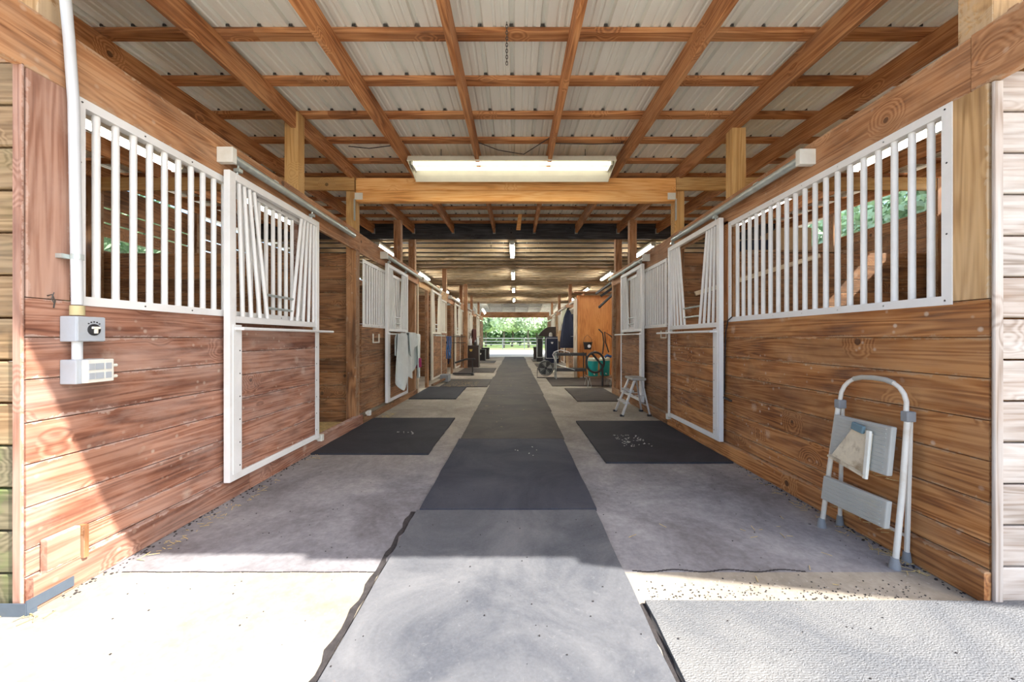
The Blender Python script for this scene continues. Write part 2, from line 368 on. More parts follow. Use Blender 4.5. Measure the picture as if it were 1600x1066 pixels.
# ------------------------------------------------------------------ floor and ground
g = MB().box((-80, -30, -0.3), (80, 120, -0.06)).build('floor_outside', M['ground']); g['kind'] = 'structure'
fl = MB().box((-7, 0.02, -0.2), (7, 24.2, 0.0)).build('floor', M['floor_slab']); fl['kind'] = 'structure'
fl['_o'] = tuple(fl.location)
ap = MB().box((-9, -6, -0.2), (9, 0.02, -0.004)).build('floor_apron', M['concrete']); ap['kind'] = 'structure'
# joints in the slab
q = random.Random(3)
def joint(pts, w):
    m = MB(); k = 0
    vs = []
    for (x, y) in pts:
        ww = w * q.uniform(0.6, 1.3)
        vs.append((x - ww / 2, y)); vs.append((x + ww / 2, y))
    for (x, y) in vs: m.v.append((x, y, 0.0035))
    for i in range(len(pts) - 1): m.f.append((2 * i, 2 * i + 1, 2 * i + 3, 2 * i + 2))
    return m.build('joint', M['soil'], fl)
joint([(-0.70 + 0.008 * math.sin(i * 1.7) + 0.0 * i, 0.9 + i * 0.055) for i in range(32)], 0.032)
joint([(0.566 + 0.006 * math.sin(i * 1.3), 0.9 + i * 0.05) for i in range(17)], 0.026)
mm = MB()
for i in range(40):
    x0 = 0.6 + i * 0.022; x1 = x0 + 0.022; y0 = 1.945 - 0.01 * math.sin(i * 0.5)
    mm.box((x0, y0 - 0.003, 0.0), (x1, y0 + 0.003, 0.003))
o = mm.build('joint', M['soil'], fl)
mm = MB()
for i in range(30):
    x0 = -2.0 + i * 0.043; mm.box((x0, 1.932 + 0.002 * math.sin(i), 0.0), (x0 + 0.04, 1.938 + 0.002 * math.sin(i), 0.002))
o = mm.build('joint', M['soil'], fl)

# ------------------------------------------------------------------ near lean-to roof (ceiling)
ceil = struct('ceiling')
RXS = [-5.6, -4.75, -3.9, -3.04, -2.18, -1.33, -0.45, 0.41, 1.31, 2.2, 3.04, 3.9, 4.75, 5.6]
for x in RXS:
    y0, y1 = 1.05, 8.17
    board('rafter', (x, y0, zr(y0) + 0.095), (x, y1, zr(y1) + 0.095), 0.19, 0.045, (1, 0, 0), M['rafter'], ceil)
ys = [1.15, 1.70, 2.25, 2.805, 3.345, 3.897, 4.436, 5.0, 5.5, 6.02, 6.54, 7.06, 7.57, 8.05]
for y in ys:
    for xa, xb in ((-5.95, -1.9), (-1.9, 2.1), (2.1, 5.95)):
        z = zr(y) + 0.19 + 0.0205
        board('purlin', (xa, y, z), (xb, y, z), 0.092, 0.04, (0, 0, 1), M['rafter'], ceil)
def roof_panel(x0, ya, yb, zf, mat, parent, name='roof_panel', ends=None):
    prof = []; p = 0.2286
    for i in range(4):
        b = x0 + i * p
        prof += [(b, 0), (b + 0.060, 0), (b + 0.068, 0.009), (b + 0.080, 0.009), (b + 0.088, 0), (b + 0.120, 0), (b + 0.128, 0.009), (b + 0.140, 0.009), (b + 0.148, 0), (b + 0.178, 0), (b + 0.188, 0.030), (b + 0.210, 0.030), (b + 0.2235, 0)]
    prof.append((x0 + 0.9144, 0))
    m = MB(); n = len(prof)
    for off in (0, 0.0012):
        for e in (0, 1):
            for (x, h) in prof:
                y = (ends(x) if (ends and e == 0) else (ya, yb)[e]); m.v.append((x, y, zf(y) + h + off))
    for i in range(n - 1):
        m.f.append((i, i + n, i + n + 1, i + 1)); k = 2 * n; m.f.append((k + i, k + i + 1, k + i + n + 1, k + i + n))
        m.f.append((i, i + 1, k + i + 1, k + i)); m.f.append((n + i, k + n + i, k + n + i + 1, n + i + 1))
    return m.build(name, mat, parent)
ye = 2.0 - 3.37 / 2.7
def shadow_eave(x): return ye + 0.09 if x < 1.9 else ye + 0.04 if x < 3.35 else ye - 0.02 - (x - 3.35) * 0.17  # unseen eave edge, stepped and tilted to shape its shadow line on the floor
for i in range(13):
    roof_panel(-5.94 + i * 0.9144, ye, 8.3, lambda y: zr(y) + 0.232, M['sheet'], ceil, ends=shadow_eave)
# main cross beam, two plies, with its side beams
for k, (za, zb) in enumerate(((3.005, 3.155), (3.157, 3.32))):
    for yy in (5.06, 5.105):
        board('beam', (-2.11, yy, (za + zb) / 2), (2.13, yy, (za + zb) / 2), zb - za, 0.043, (0, -1, 0), M['beam'], ceil, 0.006)
for s in (-1, 1):
    board('side_beam', (s * 2.135, 5.06, 3.245), (s * 5.72, 5.06, 3.245), 0.17, 0.04, (0, -1, 0), M['post'], ceil)
    m = MB().box((s * 2.02, 5.032, 3.03), (s * 2.125, 5.038, 3.12)); m.build('beam_plate', M['bracket'], ceil)
    m = MB().box((s * 2.118, 5.0, 2.75), (s * 2.126, 5.04, 3.03)); m.build('strap_plate', M['galv'], ceil)
# black ledger beam
board('black_beam', (-5.8, 8.21, 3.50), (5.8, 8.21, 3.50), 0.33, 0.05, (0, -1, 0), M['black_wood'], ceil)
board('black_beam', (-5.8, 8.27, 3.52), (5.8, 8.27, 3.52), 0.30, 0.05, (0, -1, 0), M['black_wood'], ceil)
for x in RXS:
    z = zr(8.15)
    m = MB().box((x - 0.03, 8.12, z - 0.006), (x + 0.03, 8.182, z)).box((x - 0.028, 8.12, z), (x - 0.025, 8.182, z + 0.1)).box((x + 0.025, 8.12, z), (x + 0.028, 8.182, z + 0.1))
    m.build('joist_hanger', M['galv'], ceil)
# roof screws poking out over each purlin and black rib ends, joined: too small to pick singly
m = MB()
for y in ys[2:]:
    for i in range(52):
        x = -5.94 + i * 0.2286 + 0.199
        m.box((x - 0.016, y - 0.050, zr(y) + 0.232), (x + 0.010, y - 0.047, zr(y) + 0.249))
o = m.build('rib_closure', M['screw'], ceil); o['kind'] = 'stuff'

# ------------------------------------------------------------------ hayloft floor over the main aisle
loft = struct('ceiling_loft')
y = 8.55
while y < 22.9:
    board('joist', (-5.7, y, 3.36 + 0.04), (5.7, y, 3.36 + 0.04), 0.08, 0.042, (0, -1, 0), M['loft'], loft); y += 0.5
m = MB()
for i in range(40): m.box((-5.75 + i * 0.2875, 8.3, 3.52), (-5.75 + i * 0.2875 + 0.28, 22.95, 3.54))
m.build('loft_deck', M['black_wood'], loft)['kind'] = 'stuff'  # black deck colour paints the shaded recesses between the joists
m = MB().prism([(-7, 8.2, 3.9), (7, 8.2, 3.9), (7, 8.2, 4.2), (0, 8.2, 6.5), (-7, 8.2, 4.2)], (0, 14.9, 0)); m.build('main_roof', M['sheet'], loft)

# far lean-to
far = struct('ceiling_far')
def zf(y): return 3.32 - 0.10 * (y - 22.9)
for x in [-5.3, -4.4, -3.5, -2.6, -1.7, -0.85, 0.0, 0.85, 1.7, 2.6, 3.5, 4.4, 5.3]:
    board('rafter', (x, 22.95, zf(22.95) + 0.05), (x, 29.5, zf(29.5) + 0.05), 0.16, 0.05, (1, 0, 0), M['far_white'], far)
for i in range(11):
    y = 23.2 + i * 0.6
    board('purlin', (-5.8, y, zf(y) + 0.155), (5.8, y, zf(y) + 0.155), 0.09, 0.04, (0, 0, 1), M['far_white'], far)
for i in range(13): roof_panel(-5.94 + i * 0.9144, 22.9, 29.6, lambda y: zf(y) + 0.18, M['sheet'], far)
board('beam', (-2.3, 25.3, 2.76), (2.25, 25.3, 2.76), 0.36, 0.09, (0, -1, 0), M['header'], far)
board('black_beam', (-5.8, 22.95, 3.42), (5.8, 22.95, 3.42), 0.25, 0.06, (0, -1, 0), M['loft'], far)

# ------------------------------------------------------------------ stall fronts along the aisle
def xs(s, out): return s * (WX - out)
walls = {-1: struct('wall_left'), 1: struct('wall_right')}
bases = {-1: struct('baseboard_left'), 1: struct('baseboard_right')}
wm = {-1: M['red'], 1: M['orange']}
def planks(s, y0, y1, mat=None, rows=ROWS, splits=None):
    mat = mat or wm[s]
    for a, b in zip(rows[:-1], rows[1:]):
        segs = [(y0, y1)]
        for (p, q2) in segs:
            j = R.uniform(-0.0015, 0.0015)
            board('plank', (s * (WX + 0.019) + j, p, (a + b) / 2), (s * (WX + 0.019) + j, q2, (a + b) / 2), b - a - 0.004, 0.038, (-s, 0, 0), mat, walls[s], 0.003)
for s in (-1, 1):
    W = walls[s]
    yc = 1.655 if s < 0 else 1.71
    planks(s, yc, 3.95 if s > 0 else 3.80)
    # first board row low under the kick board
    board('kick_plank', (s * (WX + 0.019), yc, 0.075), (s * (WX + 0.019), 5.2, 0.075), 0.14, 0.038, (-s, 0, 0), wm[s], W)
    # corner face post and jamb
    pm = M['pinkpost'] if s < 0 else M['tan']
    board('corner_post', (s * (WX + 0.02), yc + 0.085 - 0.0, 1.372), (s * (WX + 0.02), yc + 0.085, 2.371 if s < 0 else 2.341), 0.165, 0.04, (-s, 0, 0), pm, W)
    board('door_jamb', (s * (WX + 0.02), 3.87, 1.372), (s * (WX + 0.02), 3.87, 2.37), 0.14, 0.04, (-s, 0, 0), wm[s], W)
    board('door_jamb', (s * (WX + 0.075), 3.87, 0.0), (s * (WX + 0.075), 3.87, 2.37), 0.14, 0.06, (-s, 0, 0), wm[s], W)
    # structural posts behind the boards
    for (py, zt, mt) in ((3.80, zr(3.8) + (0.16 if s < 0 else 0.0), M['post']), (5.13, 3.0 if False else zr(5.1), M['post']), (7.16, zr(7.16), M['header'])):
        px = s * (WX + 0.075)
        if py == 5.13: py = 5.165
        board('post', (px, py, 2.4), (px, py, zt), 0.135, 0.12, (0, -1, 0), mt, W)
        if py > 4: board('post', (px, py, 0.0), (px, py, 2.398), 0.135, 0.12, (0, -1, 0), M['brown'], W)
    board('post', (s * (WX + 0.12), 8.32, 0.0), (s * (WX + 0.12), 8.32, 3.35), 0.14, 0.13, (0, -1, 0), M['header'], W)
    board('corner_upright', (s * (WX + 0.115), 1.80, 2.3), (s * (WX + 0.115), 1.80, 3.5), 0.14, 0.14, (0, -1, 0), M['tan'], W)
# headers
board('header', (-(WX + 0.02), 1.25, 2.51), (-(WX + 0.02), 5.2, 2.51), 0.275, 0.04, (1, 0, 0), M['header'], walls[-1])
board('header', (-(WX + 0.02), 5.203, 2.50), (-(WX + 0.02), 8.4, 2.50), 0.27, 0.04, (1, 0, 0), M['header'], walls[-1])
board('header', ((WX + 0.02), 1.25, 2.475), ((WX + 0.02), 1.775, 2.475), 0.265, 0.042, (-1, 0, 0), M['header'], walls[1])
board('header', ((WX + 0.02), 1.778, 2.47), ((WX + 0.02), 5.2, 2.47), 0.26, 0.04, (-1, 0, 0), M['header'], walls[1])
board('header', ((WX + 0.02), 5.203, 2.46), ((WX + 0.02), 8.4, 2.46), 0.26, 0.04, (-1, 0, 0), M['header'], walls[1])
for s in (-1, 1):
    for y0, y1 in ((8.45, 11.9), (11.9, 15.6), (15.6, 19.3), (19.3, 23.0), (23.0, 25.2)):
        if s > 0 and y0 < 11: continue
        board('header', (s * (WX + 0.02), y0, 2.47), (s * (WX + 0.02), y1, 2.47), 0.26, 0.04, (-s, 0, 0), M['header'] if y0 > 10 else M['tan'], walls[s])
# baseboards standing proud of the planks
for s in (-1, 1):
    yc = 1.655 if s < 0 else 1.70
    for y0, y1 in ((yc, 3.0), (3.003, 5.24), (5.25, 8.2)):
        if s < 0 and y0 > 5.2: continue
        board('plank', (s * (WX - 0.017), y0, 0.072), (s * (WX - 0.017), y1, 0.072), 0.144, 0.033, (-s, 0, 0), wm[s] if y0 < 5 else M['brown'], bases[s], 0.005)
board('plank', (-(WX - 0.01), 5.28, 0.05), (-(WX - 0.01), 8.2, 0.05), 0.10, 0.03, (1, 0, 0), M['brown'], bases[-1])

# ------------------------------------------------------------------ grilles, doors and tracks
def bars_part(parent, items, r, mat, joined=False, name='bar'):
    if joined:
        m = MB()
        for a, b in items: m.tube([a, b], r, 6)
        o = m.build(name, mat, parent, True); o['kind'] = 'stuff'; return
    for a, b in items: MB().tube([a, b], r, 10).build(name, mat, parent, True)
def grille(s, y0, y1, z0, z1, label, pitch=0.095, joined=False, mat=None, group='stall front grilles'):
    mat = mat or M['white']
    t = thing('window_grille', label, 'grille', (s * WX, y0, z0), group)
    L = lambda out, y, z: (xs(s, out), y, z)
    fr = MB(); fw = 0.045
    fr.box(L(0, y0, z0), L(0.006, y1, z0 + fw)).box(L(0, y0, z1 - fw), L(0.006, y1, z1))
    fr.box(L(0, y0, z0 + fw), L(0.006, y0 + fw, z1 - fw)).box(L(0, y1 - fw, z0 + fw), L(0.006, y1, z1 - fw))
    fr.box(L(-0.045, y0 + 0.002, z0 + fw - 0.006), L(0, y1 - 0.002, z0 + fw)).box(L(-0.045, y0 + 0.002, z1 - fw), L(0, y1 - 0.002, z1 - fw + 0.006))
    fr.build('frame', mat, t)
    n = int((y1 - y0 - 0.06) / pitch)
    it = [(L(-0.02, y0 + 0.02 + pitch * (i + 1), z0 + fw), L(-0.02, y0 + 0.02 + pitch * (i + 1), z1 - fw)) for i in range(n) if y0 + 0.02 + pitch * (i + 1) < y1 - fw]
    bars_part(t, it, 0.0165, mat, joined)
    if not joined:
        m = MB(); k = 7
        for i in range(k):
            yy = y0 + 0.03 + (y1 - y0 - 0.06) * i / (k - 1)
            for zz in (z0 + 0.022, z1 - 0.022): m.lathe([(0.005, 0), (0.004, 0.003)], L(0.006, yy, zz), 6, 'x')
        for zz in (z0 + 0.35, z0 + 0.7):
            for yy in (y0 + 0.022, y1 - 0.022): m.lathe([(0.005, 0), (0.004, 0.003)], L(0.006, yy, zz), 6, 'x')
        m.build('screws', M['screw'], t)['kind'] = 'stuff'
    return t
def door(s, y0, W, label, mat, joined=False, z0=0.15, z1=2.405, bar=True, open_gap=True, near_wide=True, cream=False, barlen=None):
    wh = M['cream'] if cream else M['white']
    t = thing('sliding_door', label, 'door', (s * WX, y0, z0), 'sliding stall doors')
    L = lambda out, u, z: (xs(s, out), y0 + u, z)
    o0, o1 = 0.035, 0.08
    zm0, zm1 = 1.27, 1.315
    MB().box(L(o0, 0, z0), L(o1, 0.06, z1)).build('stile', wh, t, bevel=0.003)
    MB().box(L(o0, W - 0.05, z0), L(o1, W, z1)).build('stile', wh, t, bevel=0.003)
    MB().box(L(o0, 0.061, z1 - 0.055), L(o1, W - 0.051, z1)).build('top_rail', wh, t, bevel=0.003)
    MB().box(L(o0, 0.061, z0), L(o1, W - 0.051, z0 + 0.05)).build('bottom_rail', wh, t, bevel=0.003)
    MB().box(L(o0, 0.061, zm0 + 0.035), L(o1 - 0.01, W - 0.051, zm1 + 0.04)).build('mid_rail', wh, t, bevel=0.003)
    # flanges screwed over the boards
    MB().box(L(o1, 0.03, z0 + 0.05), L(o1 + 0.004, 0.115, zm0 + 0.02)).box(L(o1, W - 0.085, z0 + 0.05), L(o1 + 0.004, W - 0.02, zm0 + 0.02)).build('flange', wh, t)
    rows = [z0 + 0.05 + i * (zm0 - z0 - 0.05) / 6 for i in range(7)]
    for a, b in zip(rows[:-1], rows[1:]):
        j = R.uniform(-0.0015, 0.0015)
        board('plank', L(0.055 + j, 0.058, (a + b) / 2), L(0.055 + j, W - 0.05, (a + b) / 2), b - a - 0.004, 0.03, (-s, 0, 0), mat, t, 0.003)
    zb, zt = zm1 + 0.04, z1 - 0.055; c = W / 2
    it = []
    far_t = [0.07, 0.125, 0.18, 0.235, 0.29]; far_b = [0.075, 0.165, 0.26, 0.36, 0.455]
    for a, b in zip(far_t, far_b):
        it.append((L(0.055, b, zb), L(0.055, a, zt))); it.append((L(0.055, W - b, zb), L(0.055, W - a, zt)))
    bars_part(t, it, 0.015, wh, joined)
    m = MB()
    for zz in (zb + 0.09, zb + 0.20): m.tube([L(0.055, 0.43, zz), L(0.055, W - 0.43, zz)], 0.011, 8)
    m.build('yoke_crossbar', M['galv'], t, True)
    if bar:
        bl = barlen if barlen is not None else W + 0.16
        rb = MB().tube([L(0.145, 0.04, 1.262), L(0.145, bl, 1.262)], 0.0125, 10)
        rb.build('blanket_bar', M['galv'] if cream else wh, t, True)
        MB().tube([L(0.08, 0.05, 1.262), L(0.145, 0.05, 1.262)], 0.012, 8).tube([L(0.08, W - 0.02, 1.262), L(0.145, W - 0.02, 1.262)], 0.012, 8).build('bar_bracket', wh, t, True)
    # hangers up into the track
    for u in (0.1, W - 0.12):
        MB().tube([L(0.06, u, z1), L(0.07, u, z1 + 0.075)], 0.007, 6).box(L(0.045, u - 0.018, z1 + 0.02), L(0.09, u + 0.018, z1 + 0.045)).build('hanger', M['galv'], t)
    if not joined:
        m = MB()
        for i in range(7):
            zz = z0 + 0.1 + i * 0.17
            m.lathe([(0.006, 0), (0.004, 0.003)], L(o1 + 0.0045, 0.095, zz), 6, 'x').lathe([(0.006, 0), (0.004, 0.003)], L(o1 + 0.0045, W - 0.065, zz), 6, 'x')
        m.build('screws', M['screw'], t)['kind'] = 'stuff'
    return t
def track(s, y0, y1, label, z=2.505, r=0.031, mat=None):
    t = thing('door_track', label, 'rail', (s * (WX - 0.07), y0, z), 'door tracks under the headers')
    x = xs(s, 0.07)
    m = MB(); n = 12
    MB().tube([(x, y0 + 0.02, z), (x, y1, z)], r, 14).build('rail', mat or M['galv'], t, True)
    MB().box((xs(s, 0.0), y0 - 0.03, z - 0.055), (xs(s, 0.115), y0 + 0.015, z + 0.055)).build('end_bracket', M['bracket'], t, bevel=0.004)
    for yb in (y0 + 0.5, y1 - 0.25): MB().box((xs(s, 0.0), yb, z + 0.028), (xs(s, 0.08), yb + 0.06, z + 0.04)).build('wall_bracket', M['galv'], t)
    return t
grille(-1, 1.835, 3.80, 1.352, 2.372, 'white bar grille of the first left stall, beside the vertical grey conduit')
grille(1, 1.85, 3.79, 1.355, 2.345, 'large white bar grille above the tall folding step ladder')
door(-1, 2.73, 1.25, 'white framed sliding door left standing open, nearest door on the left', M['red'])
door(1, 3.82, 1.29, 'closed white framed sliding door nearest on the right, behind the dark mat', M['orange'], barlen=1.5)
track(-1, 2.74, 4.85, 'galvanized pipe track over the nearest left door')
track(1, 2.72, 4.95, 'galvanized pipe track over the nearest right door', z=2.48)
# second bays
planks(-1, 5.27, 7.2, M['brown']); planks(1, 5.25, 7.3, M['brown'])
grille(-1, 5.30, 7.15, 1.352, 2.30, 'narrow white grille just past the open left stall doorway')
grille(1, 5.33, 7.2, 1.352, 2.32, 'white bar grille between the two nearest right doors')
door(-1, 6.12, 1.16, 'white sliding door on the left with the grey robe hung on it', M['brown'])
door(1, 6.16, 1.24, 'second white sliding door on the right, behind the aluminium stool', M['brown'])
track(-1, 6.02, 8.25, 'galvanized pipe track above the door with the grey robe')
track(1, 6.03, 8.3, 'galvanized pipe track above the second right door', z=2.47)
for s in (-1, 1): board('door_jamb', (xs(s, -0.03), 7.28, 1.37), (xs(s, -0.03), 7.28, 2.34), 0.10, 0.05, (-s, 0, 0), M['brown'], walls[s])
board('white_jamb', (xs(-1, 0.015), 8.25, 0.0), (xs(-1, 0.015), 8.25, 2.37), 0.05, 0.03, (1, 0, 0), M['pale_wood'], walls[-1])
board('door_jamb', (xs(1, -0.02), 8.28, 0.0), (xs(1, -0.02), 8.28, 2.34), 0.12, 0.06, (-1, 0, 0), M['brown'], walls[1])
# far bays
LL = [(8.35, 'third white sliding door on the left, behind the blue halters', 'white grille beyond the third left door'),
      (12.0, 'fourth white sliding door on the left, before the tall brown post', 'white grille beyond the fourth left door'),
      (15.7, 'fifth left door, half hidden by the dark brown trunk', 'white grille by the dark red hanging blanket'),
      (19.4, 'last white sliding door on the left, near the bright opening', 'last white grille on the left, near the bright opening')]
for i, (y, ld, lg) in enumerate(LL):
    s = -1
    board('door_jamb', (xs(s, -0.02), y + 0.9, 0), (xs(s, -0.02), y + 0.9, 2.34), 0.16, 0.06, (-s, 0, 0), M['brown'], walls[s])
    door(s, y + 1.05, 1.2, ld, M['brown'], joined=True, cream=True)
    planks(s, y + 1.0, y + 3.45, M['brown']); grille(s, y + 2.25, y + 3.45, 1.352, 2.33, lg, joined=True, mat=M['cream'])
    board('post', (xs(s, -0.08), y + 3.55, 0), (xs(s, -0.08), y + 3.55, 3.36), 0.13, 0.13, (0, -1, 0), M['header'], walls[s])
    track(s, y + 0.1, y + 2.3, ['track over the third left door', 'track over the fourth left door', 'track over the fifth left door', 'track over the last left door'][i], mat=M['cream'])
RR = [(11.75, 'white sliding door past the orange plywood, behind the navy jacket', 'white grille just past the hanging navy jacket', 'track over the door by the navy jacket'),
      (15.5, 'right sliding door behind the tall black cabinets', 'white grille behind the tall black cabinets', 'track above the tall black cabinets'),
      (19.3, 'last sliding door on the right, near the bright opening', 'last white grille on the right, near the bright opening', 'track over the last right door')]
for i, (y, ld, lg, lt) in enumerate(RR):
    s = 1
    board('door_jamb', (xs(s, -0.02), y + 0.3, 0), (xs(s, -0.02), y + 0.3, 2.34), 0.16, 0.06, (-s, 0, 0), M['tan'], walls[s])
    door(s, y + 0.45, 1.2, ld, M['brown'], joined=True, cream=True)
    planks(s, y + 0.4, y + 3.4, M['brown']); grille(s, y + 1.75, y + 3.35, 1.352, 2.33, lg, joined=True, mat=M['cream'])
    board('post', (xs(s, -0.08), y + 3.55, 0), (xs(s, -0.08), y + 3.55, 3.36), 0.13, 0.13, (0, -1, 0), M['header'], walls[s])
    track(s, y + 0.35, y + 2.6, lt, z=2.48, mat=M['cream'])
for s in (-1, 1):
    planks(s, 23.05, 25.2, M['brown'], rows=[i * 0.19 for i in range(13)])
# tall brown post on the left by the trunk
board('post', (-1.98, 15.2, 0), (-1.98, 15.2, 3.36), 0.14, 0.14, (0, -1, 0), M['header'], walls[-1])
board('post', (-2.22, 6.55, 2.64), (-2.22, 6.55, 2.66), 0.1, 0.1, (0, -1, 0), M['post'], walls[-1])

# ------------------------------------------------------------------ front, outer and partition walls
fw = {-1: struct('wall_front_left'), 1: struct('wall_front_right')}
for k in range(13):
    z0, z1 = k * 0.186 - 0.02, (k + 1) * 0.186 - 0.024
    z0 = max(z0, 0.0)
    board('plank', (-(WX + 0.042), 1.672, (z0 + z1) / 2), (-5.9, 1.672, (z0 + z1) / 2), z1 - z0 - 0.006, 0.036, (0, -1, 0), M['shaded_moss_low'] if z1 < 0.8 else M['shaded_moss_wood'], fw[-1], 0.006)
    board('plank', ((WX + 0.042), 1.722, (z0 + z1) / 2), (5.9, 1.722, (z0 + z1) / 2), z1 - z0 - 0.005, 0.036, (0, -1, 0), M['white_wood'], fw[1], 0.005)
board('corner_strip', (-(WX + 0.02), 1.645, 0.0), (-(WX + 0.02), 1.645, 2.38), 0.04, 0.014, (0, -1, 0), M['pinkpost'], fw[-1])
board('corner_strip', ((WX + 0.02), 1.695, 0.0), ((WX + 0.02), 1.695, 2.335), 0.042, 0.014, (0, -1, 0), M['white_wood'], fw[1])
for s in (-1, 1):
    board('header', (s * 2.2, 1.68, 2.53), (s * 5.9, 1.68, 2.53), 0.26, 0.04, (0, -1, 0), M['header'], fw[s])
    for k in range(5): board('upper_plank', (s * 2.3, 1.86, 2.76 + k * 0.185), (s * 5.9, 1.86, 2.76 + k * 0.185), 0.18, 0.03, (0, -1, 0), M['brown'], fw[s]) if k < 3 else None
ow = {-1: struct('wall_outer_left'), 1: struct('wall_outer_right')}
for s in (-1, 1):
    rows = [k * 0.186 for k in range(17)] if s > 0 else [k * 0.186 for k in range(14)]
    for a, b in zip(rows[:-1], rows[1:]):
        for y0, y1 in ((1.7, 5.2), (5.203, 8.9), (8.903, 16), (16.003, 23)):
            board('plank', (s * OX, y0, (a + b) / 2), (s * OX, y1, (a + b) / 2), b - a - 0.004, 0.03, (-s, 0, 0), M['brown'], ow[s])
    for y in (1.9, 5.1, 6.75, 8.2, 11.9, 15.6, 19.3, 23): board('post', (s * (OX - 0.09), y, 0), (s * (OX - 0.09), y, 3.45), 0.14, 0.14, (0, -1, 0), M['brown'], ow[s])
for z, h in ((2.705, 0.185), (2.915, 0.185), (3.20, 0.34)):
    board('slat', (-OX, 1.7, z), (-OX, 23, z), h, 0.03, (1, 0, 0), M['brown'], ow[-1])
for y0, y1 in ((8.3, 23.0),): board('slat', (OX, y0, 3.3), (OX, y1, 3.3), 0.5, 0.03, (1, 0, 0), M['brown'], ow[1])
pw = {-1: struct('wall_partition_left'), 1: struct('wall_partition_right')}
for s in (-1, 1):
    for yp in (5.25, 8.35, 11.95, 15.65, 19.35, 22.95):
        top = 13 if yp < 9 else 14
        for k in range(top):
            z0, z1 = k * 0.182, (k + 1) * 0.182
            x0 = 2.30 if not (s > 0 and yp == 11.95) else 3.05
            board('plank', (s * x0, yp, (z0 + z1) / 2), (s * (OX - 0.02), yp, (z0 + z1) / 2), 0.178, 0.036, (0, -1, 0), M['brown'], pw[s])
# a streak of sunlight on the right partition, modelled as a pale strip
b1 = board('sun_streak', (2.45, 5.18, 1.80), (4.15, 5.18, 2.32), 0.06, 0.02, (0, -1, 0), M['pale_wood'], None)
tag(b1, 'pale strip standing for a streak of sunlight slanting across the partition behind the right grille', 'board')
# bedding and hay on the stall floors
m = MB()
for s in (-1, 1):
    m.box((s * 2.3, 1.75, 0.0), (s * 5.6, 5.2, 0.05))
bed = m.build('stall_bedding', M['straw']); bed['kind'] = 'stuff'

# ------------------------------------------------------------------ plywood alcove on the right
al = struct('wall_alcove')
board('plywood_sheet', (2.40, 11.6, 0.02), (2.40, 11.6, 2.5), 1.05, 0.018, (0, -1, 0), M['ply'], al, 0.001)
board('plywood_sheet', (3.46, 11.6, 0.02), (3.46, 11.6, 2.5), 1.05, 0.018, (0, -1, 0), M['ply'], al, 0.001)
board('door_casing', (1.83, 11.55, 0.0), (1.83, 11.55, 2.4), 0.10, 0.05, (0, -1, 0), M['pale_wood'], al)
board('edge_post', (1.93, 11.56, 0.0), (1.93, 11.56, 2.5), 0.06, 0.05, (0, -1, 0), M['ply'], al)
board('shelf_board', (1.75, 11.4, 2.58), (2.9, 11.4, 2.58), 0.3, 0.04, (0, 0, 1), M['header'], al)

# ------------------------------------------------------------------ rubber mats
def mat_obj(x0, x1, y0, y1, mat, label, group, rot=0.0, t=0.018, name='rubber_mat', z=0.0, jit=0.004, seed=0):
    q = random.Random(seed + 5); pts = []
    cx, cy = (x0 + x1) / 2, (y0 + y1) / 2; w2, h2 = (x1 - x0) / 2, (y1 - y0) / 2
    def side(a, b, n):
        for i in range(n):
            f = i / n; pts.append((a[0] + (b[0] - a[0]) * f + q.uniform(-jit, jit), a[1] + (b[1] - a[1]) * f + q.uniform(-jit, jit)))
    side((-w2, -h2), (w2, -h2), 8); side((w2, -h2), (w2, h2), 12); side((w2, h2), (-w2, h2), 8); side((-w2, h2), (-w2, -h2), 12)
    m = MB(); cr, sr = math.cos(rot), math.sin(rot)
    P = [(cx + x * cr - y * sr, cy + x * sr + y * cr, z) for x, y in pts]
    m.prism(P, (0, 0, t))
    o = m.build(name, mat); return tag(o, label, 'mat', group)
cg = 'centre aisle rubber mats'
mat_obj(-0.672, 0.548, 0.3, 2.60, M['mat_dusty'], 'dusty pale grey rubber mat in the middle of the aisle, half in sun', cg, 0.0, seed=1)
mat_obj(-0.655, 0.560, 2.615, 4.44, M['mat_dark'], 'dark navy rubber mat in the aisle just beyond the sunlit one', cg, 0.0, t=0.020, seed=2)
mat_obj(-0.64, 0.575, 4.455, 6.15, M['mat_brown'], 'dark brownish rubber mat in the aisle, third from the camera', cg, 0.004, seed=3)
cl = ['aisle mat, fourth from the camera', 'aisle mat, fifth from the camera, beside the aluminium stool']
yy = 6.165
order = ['fourth', 'fifth', 'sixth', 'seventh', 'eighth', 'ninth', 'tenth', 'eleventh', 'twelfth', 'thirteenth']
i = 0
while yy < 23.2:
    mat_obj(-0.66 + q.uniform(-0.02, 0.02), 0.575 + q.uniform(-0.02, 0.02), yy, yy + 1.80, M['mat_brown'], f'brownish rubber mat down the middle of the aisle, {order[i]} from the camera', cg, q.uniform(-0.004, 0.004), seed=10 + i)
    yy += 1.815; i += 1
sg = 'stall door mats'
mat_obj(-2.09, -0.89, 3.88, 5.62, M['mat_stall'], 'black rubber mat by the open left stall doorway', sg, 0.0, seed=30)
mat_obj(0.865, 2.075, 3.61, 5.42, M['mat_stall'], 'black rubber mat in front of the nearest closed right door', sg, 0.0, seed=31)
mat_obj(-2.09, -1.17, 7.42, 9.25, M['mat_stall'], 'black mat on the left below the hanging grey robe', sg, 0.01, seed=32)
mat_obj(-1.85, -0.68, 9.27, 11.0, M['mat_brown'], 'straw strewn brown mat on the left behind the robe mat', sg, 0.0, seed=33)
mat_obj(-2.0, -0.75, 13.2, 15.1, M['mat_brown'], 'brown mat on the left before the dark trunk', sg, 0.0, seed=34)
mat_obj(-2.0, -1.0, 18.3, 20.1, M['mat_brown'], 'far left mat before the black storage trunks', sg, 0.0, seed=35)
